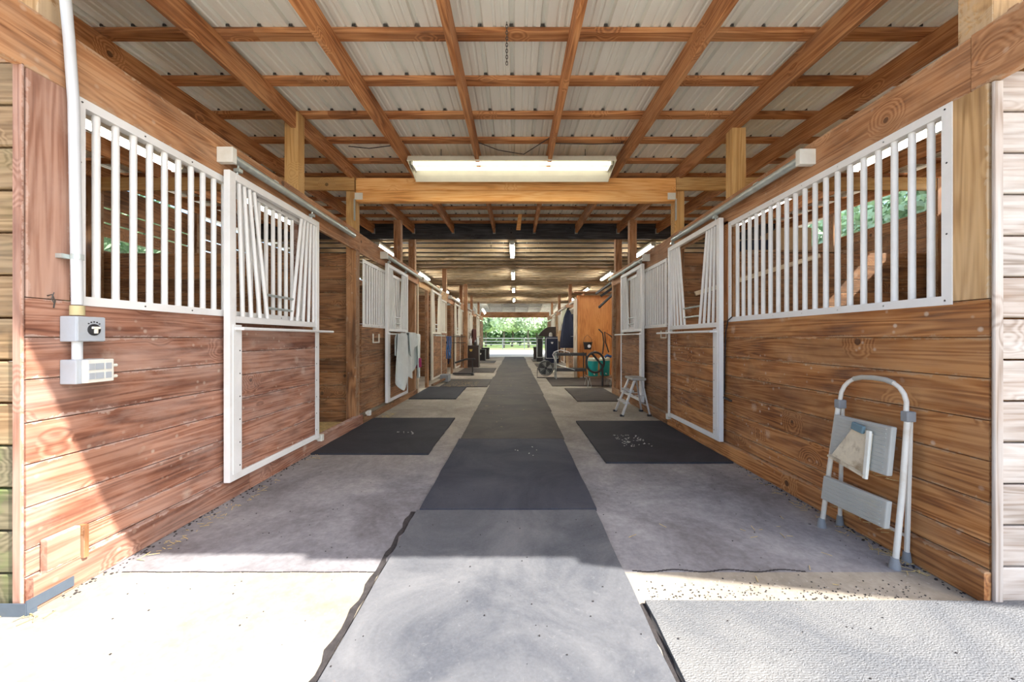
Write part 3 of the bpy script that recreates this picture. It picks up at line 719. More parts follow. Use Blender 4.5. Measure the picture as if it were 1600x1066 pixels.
mat_obj(1.17, 2.08, 7.15, 9.0, M['mat_brown'], 'dark mat on the right behind the aluminium stool', sg, 0.0, seed=36)
mat_obj(0.92, 2.7, 9.45, 11.35, M['mat_brown'], 'wide brown mat on the right before the plywood wall', sg, 0.0, seed=37)
mat_obj(0.9, 1.9, 15.9, 17.7, M['mat_brown'], 'far right mat before the tall black cabinets', sg, 0.0, seed=38)
mat_obj(0.9, 1.6, 19.6, 21.4, M['mat_brown'], 'farthest right mat near the bright opening', sg, 0.0, seed=39)
mat_obj(0.585, 2.9, 0.2, 1.70, M['mat_ripple'], 'rippled grey rubber mat in the sunlit right foreground', sg, 0.0, seed=40)

# ------------------------------------------------------------------ lights
def strip_light(x, y0, y1, z, label, group, axis='y', w=0.11, mat='tube_in'):
    t = thing('strip_light', label, 'light', ((x, (y0 + y1) / 2, z)), group)
    MB().box((x - w / 2, y0, z), (x + w / 2, y1, z + 0.05)).build('housing', M['housing'], t, bevel=0.004)
    for dx in (-0.025, 0.025): MB().tube([(x + dx, y0 + 0.02, z - 0.022), (x + dx, y1 - 0.02, z - 0.022)], 0.017, 10).build('tube', M[mat], t, True)
    for yy in (y0 + 0.01, y1 - 0.01): MB().box((x - 0.05, yy - 0.01, z - 0.045), (x + 0.05, yy + 0.01, z)).build('socket', M['bracket'], t)
cgp = 'strip lights down the middle of the loft'
for k, (a, b) in enumerate(((8.35, 9.75), (11.9, 13.3), (15.7, 17.1), (19.8, 21.4))):
    strip_light(-0.07, a, b, 3.29, ['nearest lit strip light down the middle of the loft', 'second lit strip light down the middle of the loft', 'third lit strip light down the middle of the loft', 'farthest lit strip light down the middle of the loft'][k], cgp)
    strip_light(3.07, a + 0.1, b + 0.2, 3.29, ['nearest slanting strip light above the right stalls', 'second strip light above the right stalls, before the plywood', 'third strip light above the right stalls', 'farthest strip light above the right stalls'][k], 'strip lights over the right stalls')
    strip_light(-3.07, a + 0.1, b + 0.2, 3.29, ['nearest strip light above the left stalls, behind the header', 'second strip light above the left stalls', 'third strip light above the left stalls', 'farthest strip light above the left stalls'][k], 'strip lights over the left stalls')
# strip lights over the first stalls
for s in (-1, 1):
    nm = 'left' if s < 0 else 'right'
    strip_light(s * 4.0, 2.1, 4.5, 3.2, f'long bright strip light seen through the nearest {nm} grille', 'strip lights inside the first stalls', w=0.16, mat='tube')
    strip_light(s * 4.0, 5.5, 7.0, 3.26, f'bright strip light beyond the beam over the {nm} stalls', 'strip lights inside the first stalls', w=0.16, mat='tube')
# hanging shop light on the main beam
t = thing('shop_light', 'long cream fluorescent shop light hung crosswise before the main beam', 'light', (0.0, 4.62, 3.28))
m = MB()
x0, x1 = -1.27, 1.19
sec = [(4.46, 3.275), (4.505, 3.345), (4.60, 3.36), (4.72, 3.36), (4.80, 3.25), (4.855, 3.19), (4.86, 3.195), (4.805, 3.26), (4.725, 3.367), (4.60, 3.367), (4.50, 3.352), (4.455, 3.28)]
MB().prism([(x0, a, b) for a, b in sec], (x1 - x0, 0, 0)).build('reflector', M['housing'], t)
for a in (x0 + 0.0, x1 - 0.01): MB().prism([(a, 4.47, 3.28), (a, 4.51, 3.35), (a, 4.72, 3.36), (a, 4.84, 3.2)], (0.01, 0, 0)).build('end_cap', M['housing'], t)
MB().box((x0 + 0.03, 4.60, 3.33), (x1 - 0.03, 4.71, 3.36)).build('ballast_cover', M['housing'], t)
for yy in (4.56, 4.70): MB().tube([(x0 + 0.05, yy, 3.29), (x1 - 0.05, yy, 3.29)], 0.019, 12).build('tube', M['tube_warm'], t, True)
for xx in (x0 + 0.03, x1 - 0.05): MB().box((xx, 4.53, 3.26), (xx + 0.02, 4.73, 3.33)).build('socket', M['bracket'], t)
for xx in (-0.9, 0.85): MB().tube([(xx, 4.62, 3.36), (xx, 4.62, 3.49)], 0.004, 6).build('hanging_chain', M['blackmetal'], t)
# small lamp at the far end
t = thing('hanging_lamp', 'small white lamp hanging in the far lean-to near the left wall', 'light', (-2.0, 24.0, 3.0))
MB().tube([(-2.05, 24, 3.05), (-1.9, 24, 2.75)], 0.06, 10).build('tube', M['tube'], t, True)
MB().tube([(-2.05, 24, 3.05), (-2.07, 24, 3.2)], 0.02, 8).build('hanger', M['bracket'], t, True)

# ------------------------------------------------------------------ conduit, switch and outlet on the left wall
t = thing('conduit', 'vertical grey plastic conduit running down to the switch box', 'pipe', (-2.10, 1.80, 1.3))
MB().tube([(-2.10, 1.76, 3.3), (-2.10, 1.765, 2.9), (-2.095, 1.785, 2.6), (-2.09, 1.80, 2.3), (-2.085, 1.81, 1.35)], 0.0205, 12).build('pipe', M['pvc'], t, True)
MB().tube([(-2.085, 1.81, 1.30), (-2.085, 1.81, 1.345)], 0.026, 12).build('coupling', M['ochre'], t, True)
MB().tube([(-2.085, 1.81, 1.565), (-2.085, 1.81, 1.59)], 0.024, 12).box((-2.13, 1.76, 1.565), (-2.10, 1.80, 1.585)).build('strap', M['galv'], t, True)
MB().tube([(-2.085, 1.81, 1.045), (-2.085, 1.81, 1.175)], 0.019, 12).build('nipple', M['pvc'], t, True)
t = thing('switch_box', 'upper grey box with a round black rotary switch', 'switch', (-2.13, 1.83, 1.18))
MB().box((-2.128, 1.775, 1.175), (-2.05, 1.90, 1.295)).build('case', M['greybox'], t, bevel=0.004)
MB().box((-2.05, 1.778, 1.178), (-2.045, 1.897, 1.292)).build('cover', M['greybox'], t, bevel=0.002)
MB().lathe([(0.028, 0), (0.028, 0.004), (0.024, 0.006)], (-2.045, 1.845, 1.232), 20, 'x').build('dial', M['black'], t, True)
MB().box((-2.039, 1.829, 1.236), (-2.028, 1.861, 1.247)).box((-2.039, 1.839, 1.214), (-2.028, 1.851, 1.236)).build('knob', M['bracket'], t, bevel=0.002)
m = MB()
for a in range(5):
    an = math.radians(50 + a * 20); m.box((-2.045, 1.843 + 0.037 * math.cos(an), 1.230 + 0.037 * math.sin(an)), (-2.0435, 1.849 + 0.037 * math.cos(an), 1.236 + 0.037 * math.sin(an)))
m.build('dial_marks', M['black'], t)['kind'] = 'stuff'
t = thing('outlet_box', 'lower grey outlet box with a flip cover', 'outlet', (-2.13, 1.85, 0.99))
MB().box((-2.128, 1.775, 0.975), (-2.05, 1.90, 1.09)).build('case', M['greybox'], t, bevel=0.004)
MB().box((-2.05, 1.795, 0.978), (-2.02, 1.915, 1.088)).build('flip_cover', M['bracket'], t, bevel=0.004)
for a, b in ((1.80, 1.825), (1.83, 1.865), (1.875, 1.90)):
    for zz in (0.995, 1.04): MB().box((-2.02, a, zz), (-2.016, b, zz + 0.03)).build('cover_rib', M['greybox'], t)
for zz in (1.0, 1.055): MB().tube([(-2.03, 1.915, zz), (-2.03, 1.935, zz)], 0.008, 8).build('hinge', M['bracket'], t, True)
# wooden block, slotted angle and hook by the left corner
o = board('wood_block', (-2.108, 1.70, 0.215), (-2.108, 1.83, 0.215), 0.15, 0.03, (1, 0, 0), M['pinkpost'], None, 0.004)
tag(o, 'short pale board nailed low on the left wall corner', 'board')
o = board('wood_cleat', (-2.098, 1.845, 0.13), (-2.098, 1.845, 0.285), 0.022, 0.04, (1, 0, 0), M['brown'], None, 0.003)
tag(o, 'thin upright wooden cleat low on the left wall', 'board')
t = thing('slotted_angle', 'dark slotted steel angle wrapped round the foot of the left corner', 'bracket', (-2.1, 1.65, 0.03))
MB().box((-2.094, 1.625, 0.02), (-2.088, 1.80, 0.065)).box((-2.094, 1.625, -0.0), (-2.086, 1.66, 0.02)).build('side_leg', M['angle'], t)
MB().box((-2.6, 1.622, 0.0), (-2.09, 1.628, 0.055)).build('front_leg', M['angle'], t)
t = thing('wall_hook', 'small twisted wire hook above the left corner planks', 'hook', (-2.12, 1.73, 1.38))
MB().tube([(-2.128, 1.73, 1.385), (-2.105, 1.728, 1.39), (-2.10, 1.735, 1.36), (-2.11, 1.74, 1.345), (-2.10, 1.73, 1.33)], 0.003, 6).build('wire', M['screw'], t, True)
o = MB().tube([(-2.105, 1.735, 1.40), (-2.10, 1.722, 1.37), (-2.10, 1.732, 1.35)], 0.002, 5).build('wire', M['screw'], t, True)

# ------------------------------------------------------------------ tall folding step ladder on the right wall
t = thing('step_ladder', 'tall white folding step ladder leaning on the right wall', 'ladder', (2.0, 2.17, 0))
def lad(u, z, out=0.0):       # u: 0 near side .. 1 far side; the front frame leans to the wall
    yn = 1.968 + (1.975 - 1.968) * z; yfar = 2.40 - 0.02 * z
    return (1.965 + 0.105 * z + out - 0.03 * u, yn + (yfar - yn) * u, z)
for u, nm in ((0.0, 'front_rail'), (1.0, 'front_rail')):
    MB().tube([lad(u, 0.03), lad(u * 0.99, 0.4), lad(0.02 + u * 0.95, 0.76)], 0.0135, 10).build(nm, M['steplad'], t, True)
arch = []
for k in range(13):
    a = math.pi * k / 12; uu = 0.5 - 0.46 * math.copysign(abs(math.cos(a)) ** 0.75, math.cos(a)); arch.append(lad(uu, 0.80 + 0.165 * math.sin(a) ** 0.8 if k not in (0, 12) else 0.76))
MB().tube(arch, 0.0115, 10).build('handle_arch', M['steplad'], t, True)
MB().tube(arch[4:9], 0.0145, 10).build('grip', M['stepgrey'], t, True)
for u in (0.03, 0.96):
    p = lad(u, 0.79); MB().box((p[0] - 0.018, p[1] - 0.02, 0.755), (p[0] + 0.03, p[1] + 0.02, 0.81)).build('hinge_block', M['footgrey'], t, bevel=0.006)
for u, yb in ((0.0, 2.015), (1.0, 2.43)):
    p = lad(u, 0.78, 0.015); MB().tube([(2.075, yb, 0.03), (p[0] + 0.005, p[1] + (0.015 if u == 0 else -0.02), 0.78)], 0.0115, 8).build('rear_leg', M['steplad'], t, True)
    MB().lathe([(0.022, 0), (0.02, 0.015), (0.015, 0.06)], (2.075, yb, 0.0), 12).build('rubber_foot', M['footgrey'], t, True)
MB().tube([(2.078, 2.015, 0.14), (2.078, 2.43, 0.14)], 0.009, 8).build('cross_brace', M['steplad'], t, True)
for u in (0, 1):
    p = lad(u, 0.0); MB().lathe([(0.026, 0), (0.024, 0.014), (0.016, 0.055)], (p[0], p[1], 0.0), 12).build('rubber_foot', M['footgrey'], t, True)
def step(name, z0, z1, ua, ub, n, out):
    top0, top1 = lad(ua, z1, out), lad(ub, z1, out); b0, b1 = lad(ua, z0, out), lad(ub, z0, out)
    m = MB(); m.prism([b0, b1, top1, top0], (0.03, 0, 0)); s_ = m.build(name, M['stepgrey'], t, bevel=0.006); 
    m = MB()
    for i in range(n):
        z = z0 + (z1 - z0) * (i + 0.8) / (n + 0.6)
        a, b = lad(ua + 0.06, z, out - 0.002), lad(ub - 0.06, z, out - 0.002); m.bar(a, b, 0.006, 0.006, (1, 0, 0))
    m.build('tread_ribs', M['stepgrey'], t)
step('upper_step', 0.46, 0.72, 0.09, 0.91, 11, -0.045)
step('lower_step', 0.19, 0.335, 0.05, 0.95, 6, -0.05)
t = thing('dustpan', 'dirty cream dustpan with a blue rag resting on the ladder top step', 'dustpan', (1.96, 2.27, 0.6))
a = -0.062
poly = [lad(0.84, 0.475, a), lad(0.30, 0.43, a), lad(0.30, 0.665, a), lad(0.54, 0.69, a)]
MB().prism(poly, (0.012, 0, 0)).build('pan', M['dustpan'], t, bevel=0.003)
MB().bar(lad(0.30, 0.415, a - 0.008), lad(0.31, 0.68, a - 0.008), 0.022, 0.016, (1, 0, 0)).build('rim', M['bracket'], t, bevel=0.003)
MB().bar(lad(0.84, 0.475, a - 0.01), lad(0.31, 0.43, a - 0.01), 0.012, 0.022, (1, 0, 0)).build('lip', M['dustpan'], t)
MB().bar(lad(0.37, 0.675, a - 0.012), lad(0.54, 0.69, a - 0.012), 0.045, 0.02, (1, 0, 0)).build('rag', M['bluepaint'], t, bevel=0.006)
strawfield('straw_litter', [((2.02, 2.2, 0.15), 30, 0.04, 0.18), ((2.0, 2.1, 0.44), 12, 0.01, 0.1), ((2.06, 2.05, 0.01), 14, 0.03, 0.2)], M['straw'], L=0.08, seed=5)

# hanging cord with hook right of the first right door
t = thing('cord', 'thin black cord hanging between the right door and grille', 'cord', (2.12, 3.75, 1.3))
MB().tube([(2.11, 3.70, 1.40), (2.105, 3.76, 1.37), (2.105, 3.80, 1.25), (2.105, 3.82, 0.95), (2.105, 3.83, 0.62)], 0.006, 6).build('wire', M['black'], t, True)
MB().bar((2.105, 3.88, 0.60), (2.09, 3.68, 0.585), 0.02, 0.015).build('hook_plate', M['blackmetal'], t)
t = thing('door_latch', 'square white latch loop beside the nearest right door', 'latch', (2.1, 5.4, 1.25))
for a, b in (((2.09, 5.26, 1.20), (2.09, 5.26, 1.30)), ((2.09, 5.45, 1.20), (2.09, 5.45, 1.30)), ((2.09, 5.26, 1.20), (2.09, 5.45, 1.20)), ((2.09, 5.26, 1.30), (2.12, 5.26, 1.30))):
    MB().tube([a, b], 0.009, 6).build('rod', M['cream'], t, True)
t = thing('door_latch', 'square white latch loop under the second left grille', 'latch', (-2.1, 5.7, 1.2))
for a, b in (((-2.10, 5.62, 1.13), (-2.10, 5.62, 1.26)), ((-2.10, 5.86, 1.13), (-2.10, 5.86, 1.26)), ((-2.10, 5.62, 1.13), (-2.10, 5.86, 1.13))):
    MB().tube([a, b], 0.011, 6).build('rod', M['cream'], t, True)
# door guides on the floor
for s, y, lb in ((-1, 4.02, 'white door guide at the open left doorway'), (-1, 5.36, 'white guide block at the second left stall corner'), (1, 5.12, 'small steel door guide below the nearest right door')):
    t = thing('door_guide', lb, 'guide', (xs(s, 0.04), y, 0.1))
    MB().box((xs(s, 0.035), y, 0.10), (xs(s, 0.085), y + 0.05, 0.17)).build('block', M['bracket'], t, bevel=0.004)
    MB().tube([(xs(s, 0.06), y - 0.06, 0.15), (xs(s, 0.06), y + 0.0, 0.15)], 0.02, 8).build('roller', M['bracket'], t, True)

# ------------------------------------------------------------------ aluminium step stool
t = thing('step_stool', 'small aluminium step stool with grey top standing by the right wall', 'stool', (1.85, 6.0, 0))
for dy in (-1, 1):
    a, b = (1.635, 6.0 + dy * 0.20, 0.02), (1.84, 6.0 + dy * 0.145, 0.55)
    MB().bar(a, b, 0.022, 0.062, (0, 1, 0)).build('front_rail', M['silver'], t, bevel=0.002)
    a2, b2 = (2.055, 6.0 + dy * 0.19, 0.02), (1.95, 6.0 + dy * 0.14, 0.55)
    MB().bar(a2, b2, 0.022, 0.03, (0, 1, 0)).build('rear_leg', M['silver'], t, bevel=0.002)
    MB().bar((1.76, 6.0 + dy * 0.165, 0.31), (2.0, 6.0 + dy * 0.165, 0.31), 0.012, 0.012).build('spreader', M['silver'], t)
    for p in (a, a2): MB().box((p[0] - 0.035, p[1] - 0.016, 0.0), (p[0] + 0.025, p[1] + 0.016, 0.03)).build('rubber_foot', M['black'], t)
for z in (0.2, 0.38):
    x = 1.635 + (1.84 - 1.635) * z / 0.55
    MB().box((x - 0.05, 5.82, z - 0.012), (x + 0.045, 6.18, z + 0.012)).build('step', M['silver'], t, bevel=0.003)
MB().bar((2.025, 5.83, 0.16), (2.025, 6.17, 0.16), 0.012, 0.02).build('rear_brace', M['silver'], t)
MB().box((1.785, 5.80, 0.545), (2.005, 6.20, 0.585)).build('top_cap', M['stepgrey'], t, bevel=0.014)

# ------------------------------------------------------------------ cloths
def drape(name, x, y0, y1, ztop, zf, zb, mat, parent, s=-1, amp=0.02, seed=1, k=5.0, th=0.012, taper=0.0):
    """cloth over a bar running along y: hangs in front (out) to zf(u), behind to zb(u)"""
    q = random.Random(seed); nu, nv = 26, 22; vs = []; fs = []
    ph = q.uniform(0, 6)
    for j in range(nv + 1):
        v = j / nv
        for i in range(nu + 1):
            u = i / nu; fy = y0 + (y1 - y0) * u
            if v < 0.65:
                f = v / 0.65; z = zf(u) + (ztop - zf(u)) * f; out = 0.05 + amp * (1 - f * 0.8) * (math.sin(u * k * 6.28 + ph) + 0.5 * math.sin(u * k * 11 + 2 * f + ph)); yy = fy + taper * (1 - f) * (u - 0.5)
            else:
                f = (v - 0.65) / 0.35; a = min(1, f * 4); z = ztop + 0.012 * math.sin(a * math.pi) - (ztop - zb(u)) * max(0, f - 0.12) / 0.88; out = 0.05 - 0.075 * a; yy = fy
            vs.append((x - s * out, yy, z))
    for j in range(nv):
        for i in range(nu): a = j * (nu + 1) + i; fs.append((a, a + 1, a + nu + 2, a + nu + 1))
    m = MB(); m.v = vs; m.f = fs; o = m.build(name, mat, parent, True)
    sm = o.modifiers.new('thick', 'SOLIDIFY'); sm.thickness = th; sb = o.modifiers.new('sub', 'SUBSURF'); sb.levels = 1; sb.render_levels = 1
    return o
t = thing('robe', 'crumpled grey white robe hung over the bar of the second left door', 'robe', (-1.99, 6.9, 1.27))
drape('body', -1.985, 6.52, 7.50, 1.29, lambda u: 0.56 + 0.12 * math.sin(u * 7 + 1), lambda u: 0.75, M['robe'], t, seed=3, k=2.2, amp=0.035, taper=-0.05)
drape('sleeve', -1.95, 6.22, 6.66, 1.275, lambda u: 0.30 + 0.5 * abs(u - 0.5) ** 1.3, lambda u: 0.9, M['robe'], t, seed=5, k=0.8, amp=0.045, taper=0.05)
drape('lining', -1.97, 6.42, 6.62, 1.0, lambda u: 0.52, lambda u: 0.9, M['black'], t, seed=6, k=1.0, amp=0.01)
drape('collar', -1.93, 6.75, 7.2, 1.30, lambda u: 0.85 + 0.2 * u, lambda u: 1.1, M['robe'], t, seed=7, k=1.0, amp=0.03)
drape('sleeve', -1.935, 7.30, 7.58, 1.285, lambda u: 0.42, lambda u: 0.8, M['robe'], t, seed=8, k=0.8, amp=0.03)
o = drape('strap', -1.93, 7.46, 7.60, 0.80, lambda u: 0.62, lambda u: 0.6, M['pink'], t, seed=9, k=2, amp=0.02)
t = thing('halter', 'dark blue nylon halters hanging at the third left door', 'halter', (-1.95, 11.3, 1.2))
for k in range(3):
    yy = 10.75 + k * 0.12
    pts = [(-1.93 + 0.03 * k, yy + 0.06 * math.sin(a * 0.9), 1.25 - 0.09 * a) for a in range(8)]
    MB().tube(pts, 0.018, 6).build('strap', M['blue'], t, True)
MB().lathe([(0.05, 0), (0.06, 0.02), (0.05, 0.04)], (-1.9, 10.8, 0.75), 12, 'x').build('noseband', M['blue'], t, True)
MB().tube([(-1.95, 10.8, 1.1), (-1.9, 10.95, 0.75), (-1.93, 11.0, 0.45)], 0.02, 6).build('lead_rope', M['navy'], t, True)

# blanket rack arms beside it, the black saddle stand, the cart
t = thing('saddle_stand', 'black metal saddle stand on the left floor before the trunk', 'stand', (-1.6, 12.4, 0))
for z in (0.55, 0.75): MB().tube([(-2.1, 12.2, z + 0.5), (-1.6, 12.3, z + 0.5)], 0.012, 6).build('rack_arm', M['blackmetal'], t, True)
MB().bar((-2.0, 12.3, 0.06), (-1.35, 12.3, 0.06), 0.3, 0.05).build('base', M['blackmetal'], t)
MB().tube([(-1.38, 12.3, 0.05), (-1.38, 12.3, 0.50)], 0.02, 8).build('upright', M['blackmetal'], t, True)
MB().tube([(-1.95, 12.3, 0.4), (-1.6, 12.3, 0.52), (-1.3, 12.3, 0.52)], 0.03, 8).build('top_arm', M['blackmetal'], t, True)
MB().tube([(-1.38, 12.3, 0.0), (-1.38, 12.3, -0.0 + 0.03)], 0.05, 8).build('foot', M['blackmetal'], t)
t = thing('cinder_block', 'grey concrete block holding the third left door', 'block', (-1.95, 10.3, 0))
MB().box((-2.02, 10.2, 0.02), (-1.80, 10.6, 0.21)).build('block_body', M['footgrey'], t, bevel=0.01)
MB().bar((-2.0, 9.2, 0.06), (-1.9, 10.2, 0.10), 0.06, 0.04).build('plank_wedge', M['brown'], t)

# ------------------------------------------------------------------ trunks and cabinets
def trunk(x0, x1, y0, y1, z1, label, mat, plate=None, name='tack_chest', trimm=None, z0=0.05, cat='trunk'):
    t = thing(name, label, cat, ((x0 + x1) / 2, (y0 + y1) / 2, 0))
    MB().box((x0, y0, z0), (x1, y1, z1 - 0.06)).build('body', mat, t, bevel=0.008)
    MB().box((x0 - 0.015, y0 - 0.015, z1 - 0.06), (x1 + 0.015, y1 + 0.015, z1)).build('lid', mat, t, bevel=0.01)
    MB().box((x0 - 0.01, y0 - 0.01, 0.0), (x1 + 0.01, y1 + 0.01, z0)).build('plinth', mat, t)
    if trimm:
        for a, b in (((x0, z0), (x0 + 0.03, z1 - 0.06)), ((x1 - 0.03, z0), (x1, z1 - 0.06)), ((x0, z0), (x1, z0 + 0.03)), ((x0, z1 - 0.09), (x1, z1 - 0.06))):
            MB().box((a[0], y0 - 0.006, a[1]), (b[0], y0, b[1])).build('edge_trim', trimm, t)
    if plate:
        cx, cz = (x0 + x1) / 2, z0 + (z1 - z0) * plate[1]; w2 = plate[2]
        MB().prism([(cx - w2, y0 - 0.006, cz + w2 * 0.6), (cx + w2, y0 - 0.006, cz + w2 * 0.6), (cx + w2 * 0.7, y0 - 0.006, cz - w2 * 0.6), (cx, y0 - 0.006, cz - w2), (cx - w2 * 0.7, y0 - 0.006, cz - w2 * 0.6)], (0, 0.004, 0)).build('emblem', plate[0], t)
    return t
trunk(-2.12, -1.50, 15.55, 16.15, 0.90, 'dark brown tack trunk with a gold emblem', M['darktrunk'], (M['gold'], 0.78, 0.065))
trunk(-2.1, -1.60, 20.2, 20.8, 0.60, 'black tack trunk with a white ring, on the left', M['black'], (M['white'], 0.6, 0.06), trimm=None)
trunk(-1.95, -1.52, 22.0, 22.6, 0.66, 'small black trunk farthest on the left', M['blackmetal'], None)
trunk(1.47, 2.08, 18.3, 18.9, 1.28, 'tall black tack cabinet with silver edges', M['navy'], (M['white'], 0.72, 0.06), 'tack_cabinet', M['silver'], 0.22, 'cabinet')
trunk(0.98 + 0.12, 1.40, 19.3, 19.9, 1.27, 'dark green cabinet beside the silver edged one', M['blackmetal'], None, 'tack_cabinet', M['silver'], 0.22, 'cabinet')
trunk(1.05, 1.3, 21.6, 22.1, 0.70, 'small dark bin past the tall cabinets', M['darktrunk'], None)
t = thing('saddle', 'dark saddle resting on top of the tall black cabinets', 'saddle', (1.5, 19.0, 1.3))
m = MB(); pr = []
for k in range(9):
    f = k / 8; pr.append((1.15 + 0.85 * f, 18.6, 1.38 + 0.38 * math.sin(min(1, f * 1.6) * math.pi / 2)))
MB().prism(pr + [(2.0, 18.6, 1.285), (1.15, 18.6, 1.285)], (0, 0.3, 0)).build('seat', M['darktrunk'], t, bevel=0.02)
MB().box((1.10, 18.58, 1.29), (1.3, 18.92, 1.34)).build('flap', M['black'], t, bevel=0.01)
o = MB().lathe([(0.07, 0), (0.09, 0.05), (0.07, 0.17), (0.03, 0.2)], (1.72, 18.45, 1.28), 12).build('feed_scoop', M['bracket'], None, True); tag(o, 'white jug in front of the saddle on the black cabinet', 'jug')
for k, (x, h, c) in enumerate(((-2.0, 0.32, 'beigecloth'), (-1.86, 0.40, 'white'), (-1.66, 0.20, 'blackmetal'))):
    lb = ['pale bottle on the dark brown tack trunk', 'tall white spray bottle on the dark brown tack trunk', 'black tote on the dark brown tack trunk'][k]
    t = thing('grooming_bottle', lb, 'bottle', (x, 15.8, 0.9), 'bottles on the dark trunk')
    MB().lathe([(0.05, 0), (0.055, h * 0.6), (0.02, h * 0.75)], (x, 15.8, 0.9), 12).build('body', M[c], t, True)
    MB().lathe([(0.02, h * 0.75), (0.022, h)], (x, 15.8, 0.9), 10).build('cap', M['white'], t, True)
t = thing('horse_blanket', 'dark red horse blanket hanging on the left past the trunk', 'blanket', (-1.85, 17.2, 1.8))
drape('cloth', -1.9, 16.8, 18.0, 1.62, lambda u: 0.95 + 0.25 * u, lambda u: 1.2, M['redcloth'], t, seed=12, k=2, amp=0.05)
MB().tube([(-2.1, 16.7, 1.62), (-2.1, 18.1, 1.62)], 0.015, 6).build('rack_bar', M['blackmetal'], t)
t = thing('white_rag', 'white rags hanging on the left wall past the trunk', 'rag', (-1.95, 18.6, 1.2))
drape('cloth', -1.9, 18.4, 19.3, 1.25, lambda u: 0.7 + 0.3 * u, lambda u: 0.9, M['white'], t, seed=14, k=3, amp=0.04)

# ------------------------------------------------------------------ right side: jackets, fan, cart, coolers
t = thing('jacket', 'long navy jacket hanging on the right stall front', 'jacket', (2.0, 13.6, 2.1))
q2 = random.Random(4); vs = []; fs = []
for s2, off in ((0, 0.0), (1, 0.10)):
    pass
m = MB()
prof = [(2.20, 0.05, 0.03), (2.10, 0.10, 0.05), (1.95, 0.16, 0.07), (1.6, 0.22, 0.08), (1.2, 0.28, 0.09), (0.85, 0.30, 0.09)]
n = 16
for (z, w2, d2) in prof:
    for j in range(n):
        a = 2 * math.pi * j / n; fo = 1 + 0.12 * math.sin(5 * a)
        m.v.append((1.90 + w2 * math.cos(a) * fo, 13.6 + d2 * math.sin(a) * fo, z))
for i in range(len(prof) - 1):
    for j in range(n): a, b = i * n + j, i * n + (j + 1) % n; m.f.append((a, a + n, b + n, b))
m.f.append(tuple(range(n))); m.f.append(tuple(reversed(range((len(prof) - 1) * n, len(prof) * n))))
m.build('body', M['navy'], t, True)
MB().tube([(2.02, 13.6, 2.05), (2.14, 13.58, 1.75), (2.17, 13.56, 1.4)], [0.05, 0.055, 0.045], 8).build('sleeve', M['navy'], t, True)
MB().tube([(1.9, 13.6, 2.2), (1.95, 13.7, 2.3), (2.05, 13.8, 2.3)], 0.01, 6).build('hanger', M['blackmetal'], t, True)
t = thing('coat', 'pale beige coat hanging behind the navy jacket', 'coat', (2.0, 14.0, 2.0))
drape('body', 1.93, 13.75, 15.2, 2.30, lambda u: 1.65 + 0.1 * u, lambda u: 1.9, M['beigecloth'], t, s=1, seed=21, k=3, amp=0.05)
MB().tube([(1.95, 13.7, 2.3), (1.95, 15.3, 2.3)], 0.012, 6).build('rail', M['blackmetal'], t, True)
t = thing('leather_bag', 'brown leather bag hanging below the beige coat', 'bag', (1.9, 15.2, 1.5))
MB().lathe([(0.05, -0.3), (0.11, -0.2), (0.13, 0.0), (0.06, 0.16)], (1.82, 15.25, 1.35), 12).build('bag_body', M['cardboard'], t, True)
MB().tube([(1.82, 15.25, 1.5), (1.95, 15.25, 2.3)], 0.01, 6).build('strap', M['darktrunk'], t)

t = thing('floor_fan', 'round black drum fan standing on the floor by the aisle mat', 'fan', (0.95, 11.6, 0))
cx, cy, cz, rr = 0.93, 11.55, 0.29, 0.235
MB().lathe([(rr - 0.012, -0.08), (rr, -0.08), (rr, 0.08), (rr - 0.012, 0.08), (rr - 0.012, -0.08)], (cx, cy, cz), 28, 'y')
m = MB(); n = 28; k = 0
ring = [(rr - 0.014, -0.08), (rr, -0.08), (rr, 0.08), (rr - 0.014, 0.08)]
for r_, h in ring:
    for j in range(n): a = 2 * math.pi * j / n; m.v.append((cx + r_ * math.cos(a), cy + h, cz + r_ * math.sin(a)))
for i in range(4):
    for j in range(n): a, b = i * n + j, i * n + (j + 1) % n; c2, d2 = ((i + 1) % 4) * n + j, ((i + 1) % 4) * n + (j + 1) % n; m.f.append((a, b, d2, c2))
m.build('drum', M['blackmetal'], t, True)
MB().lathe([(rr - 0.02, -0.075), (rr - 0.02, -0.07)], (cx, cy, cz), 28, 'y').build('rear_cover', M['black'], t)
m = MB()
for r_ in (0.06, 0.10, 0.14, 0.18, 0.215): m.tube([(cx + r_ * math.cos(a * math.pi / 12), cy - 0.085, cz + r_ * math.sin(a * math.pi / 12)) for a in range(25)], 0.003, 4, False)
for a in range(8): m.tube([(cx, cy - 0.085, cz), (cx + rr * math.cos(a * math.pi / 4), cy - 0.08, cz + rr * math.sin(a * math.pi / 4))], 0.003, 4)
m.build('guard', M['stepgrey'], t)
for a in range(4):
    an = a * math.pi / 2 + 0.3; c1, s1 = math.cos(an), math.sin(an)
    MB().prism([(cx + 0.03 * c1, cy - 0.03, cz + 0.03 * s1), (cx + 0.19 * math.cos(an - 0.35), cy - 0.04, cz + 0.19 * math.sin(an - 0.35)), (cx + 0.2 * math.cos(an + 0.35), cy + 0.02, cz + 0.2 * math.sin(an + 0.35))], (0, 0.004, 0)).build('blade', M['stepgrey'], t)
MB().lathe([(0.035, 0), (0.04, 0.03), (0.03, 0.05)], (cx, cy - 0.04, cz), 14, 'y').build('hub', M['black'], t, True)
MB().tube([(cx - 0.25, cy, cz), (cx - 0.27, cy - 0.12, 0.015), (cx + 0.30, cy - 0.12, 0.015), (cx + 0.25, cy, cz)], 0.013, 8).build('stand', M['blackmetal'], t, True)

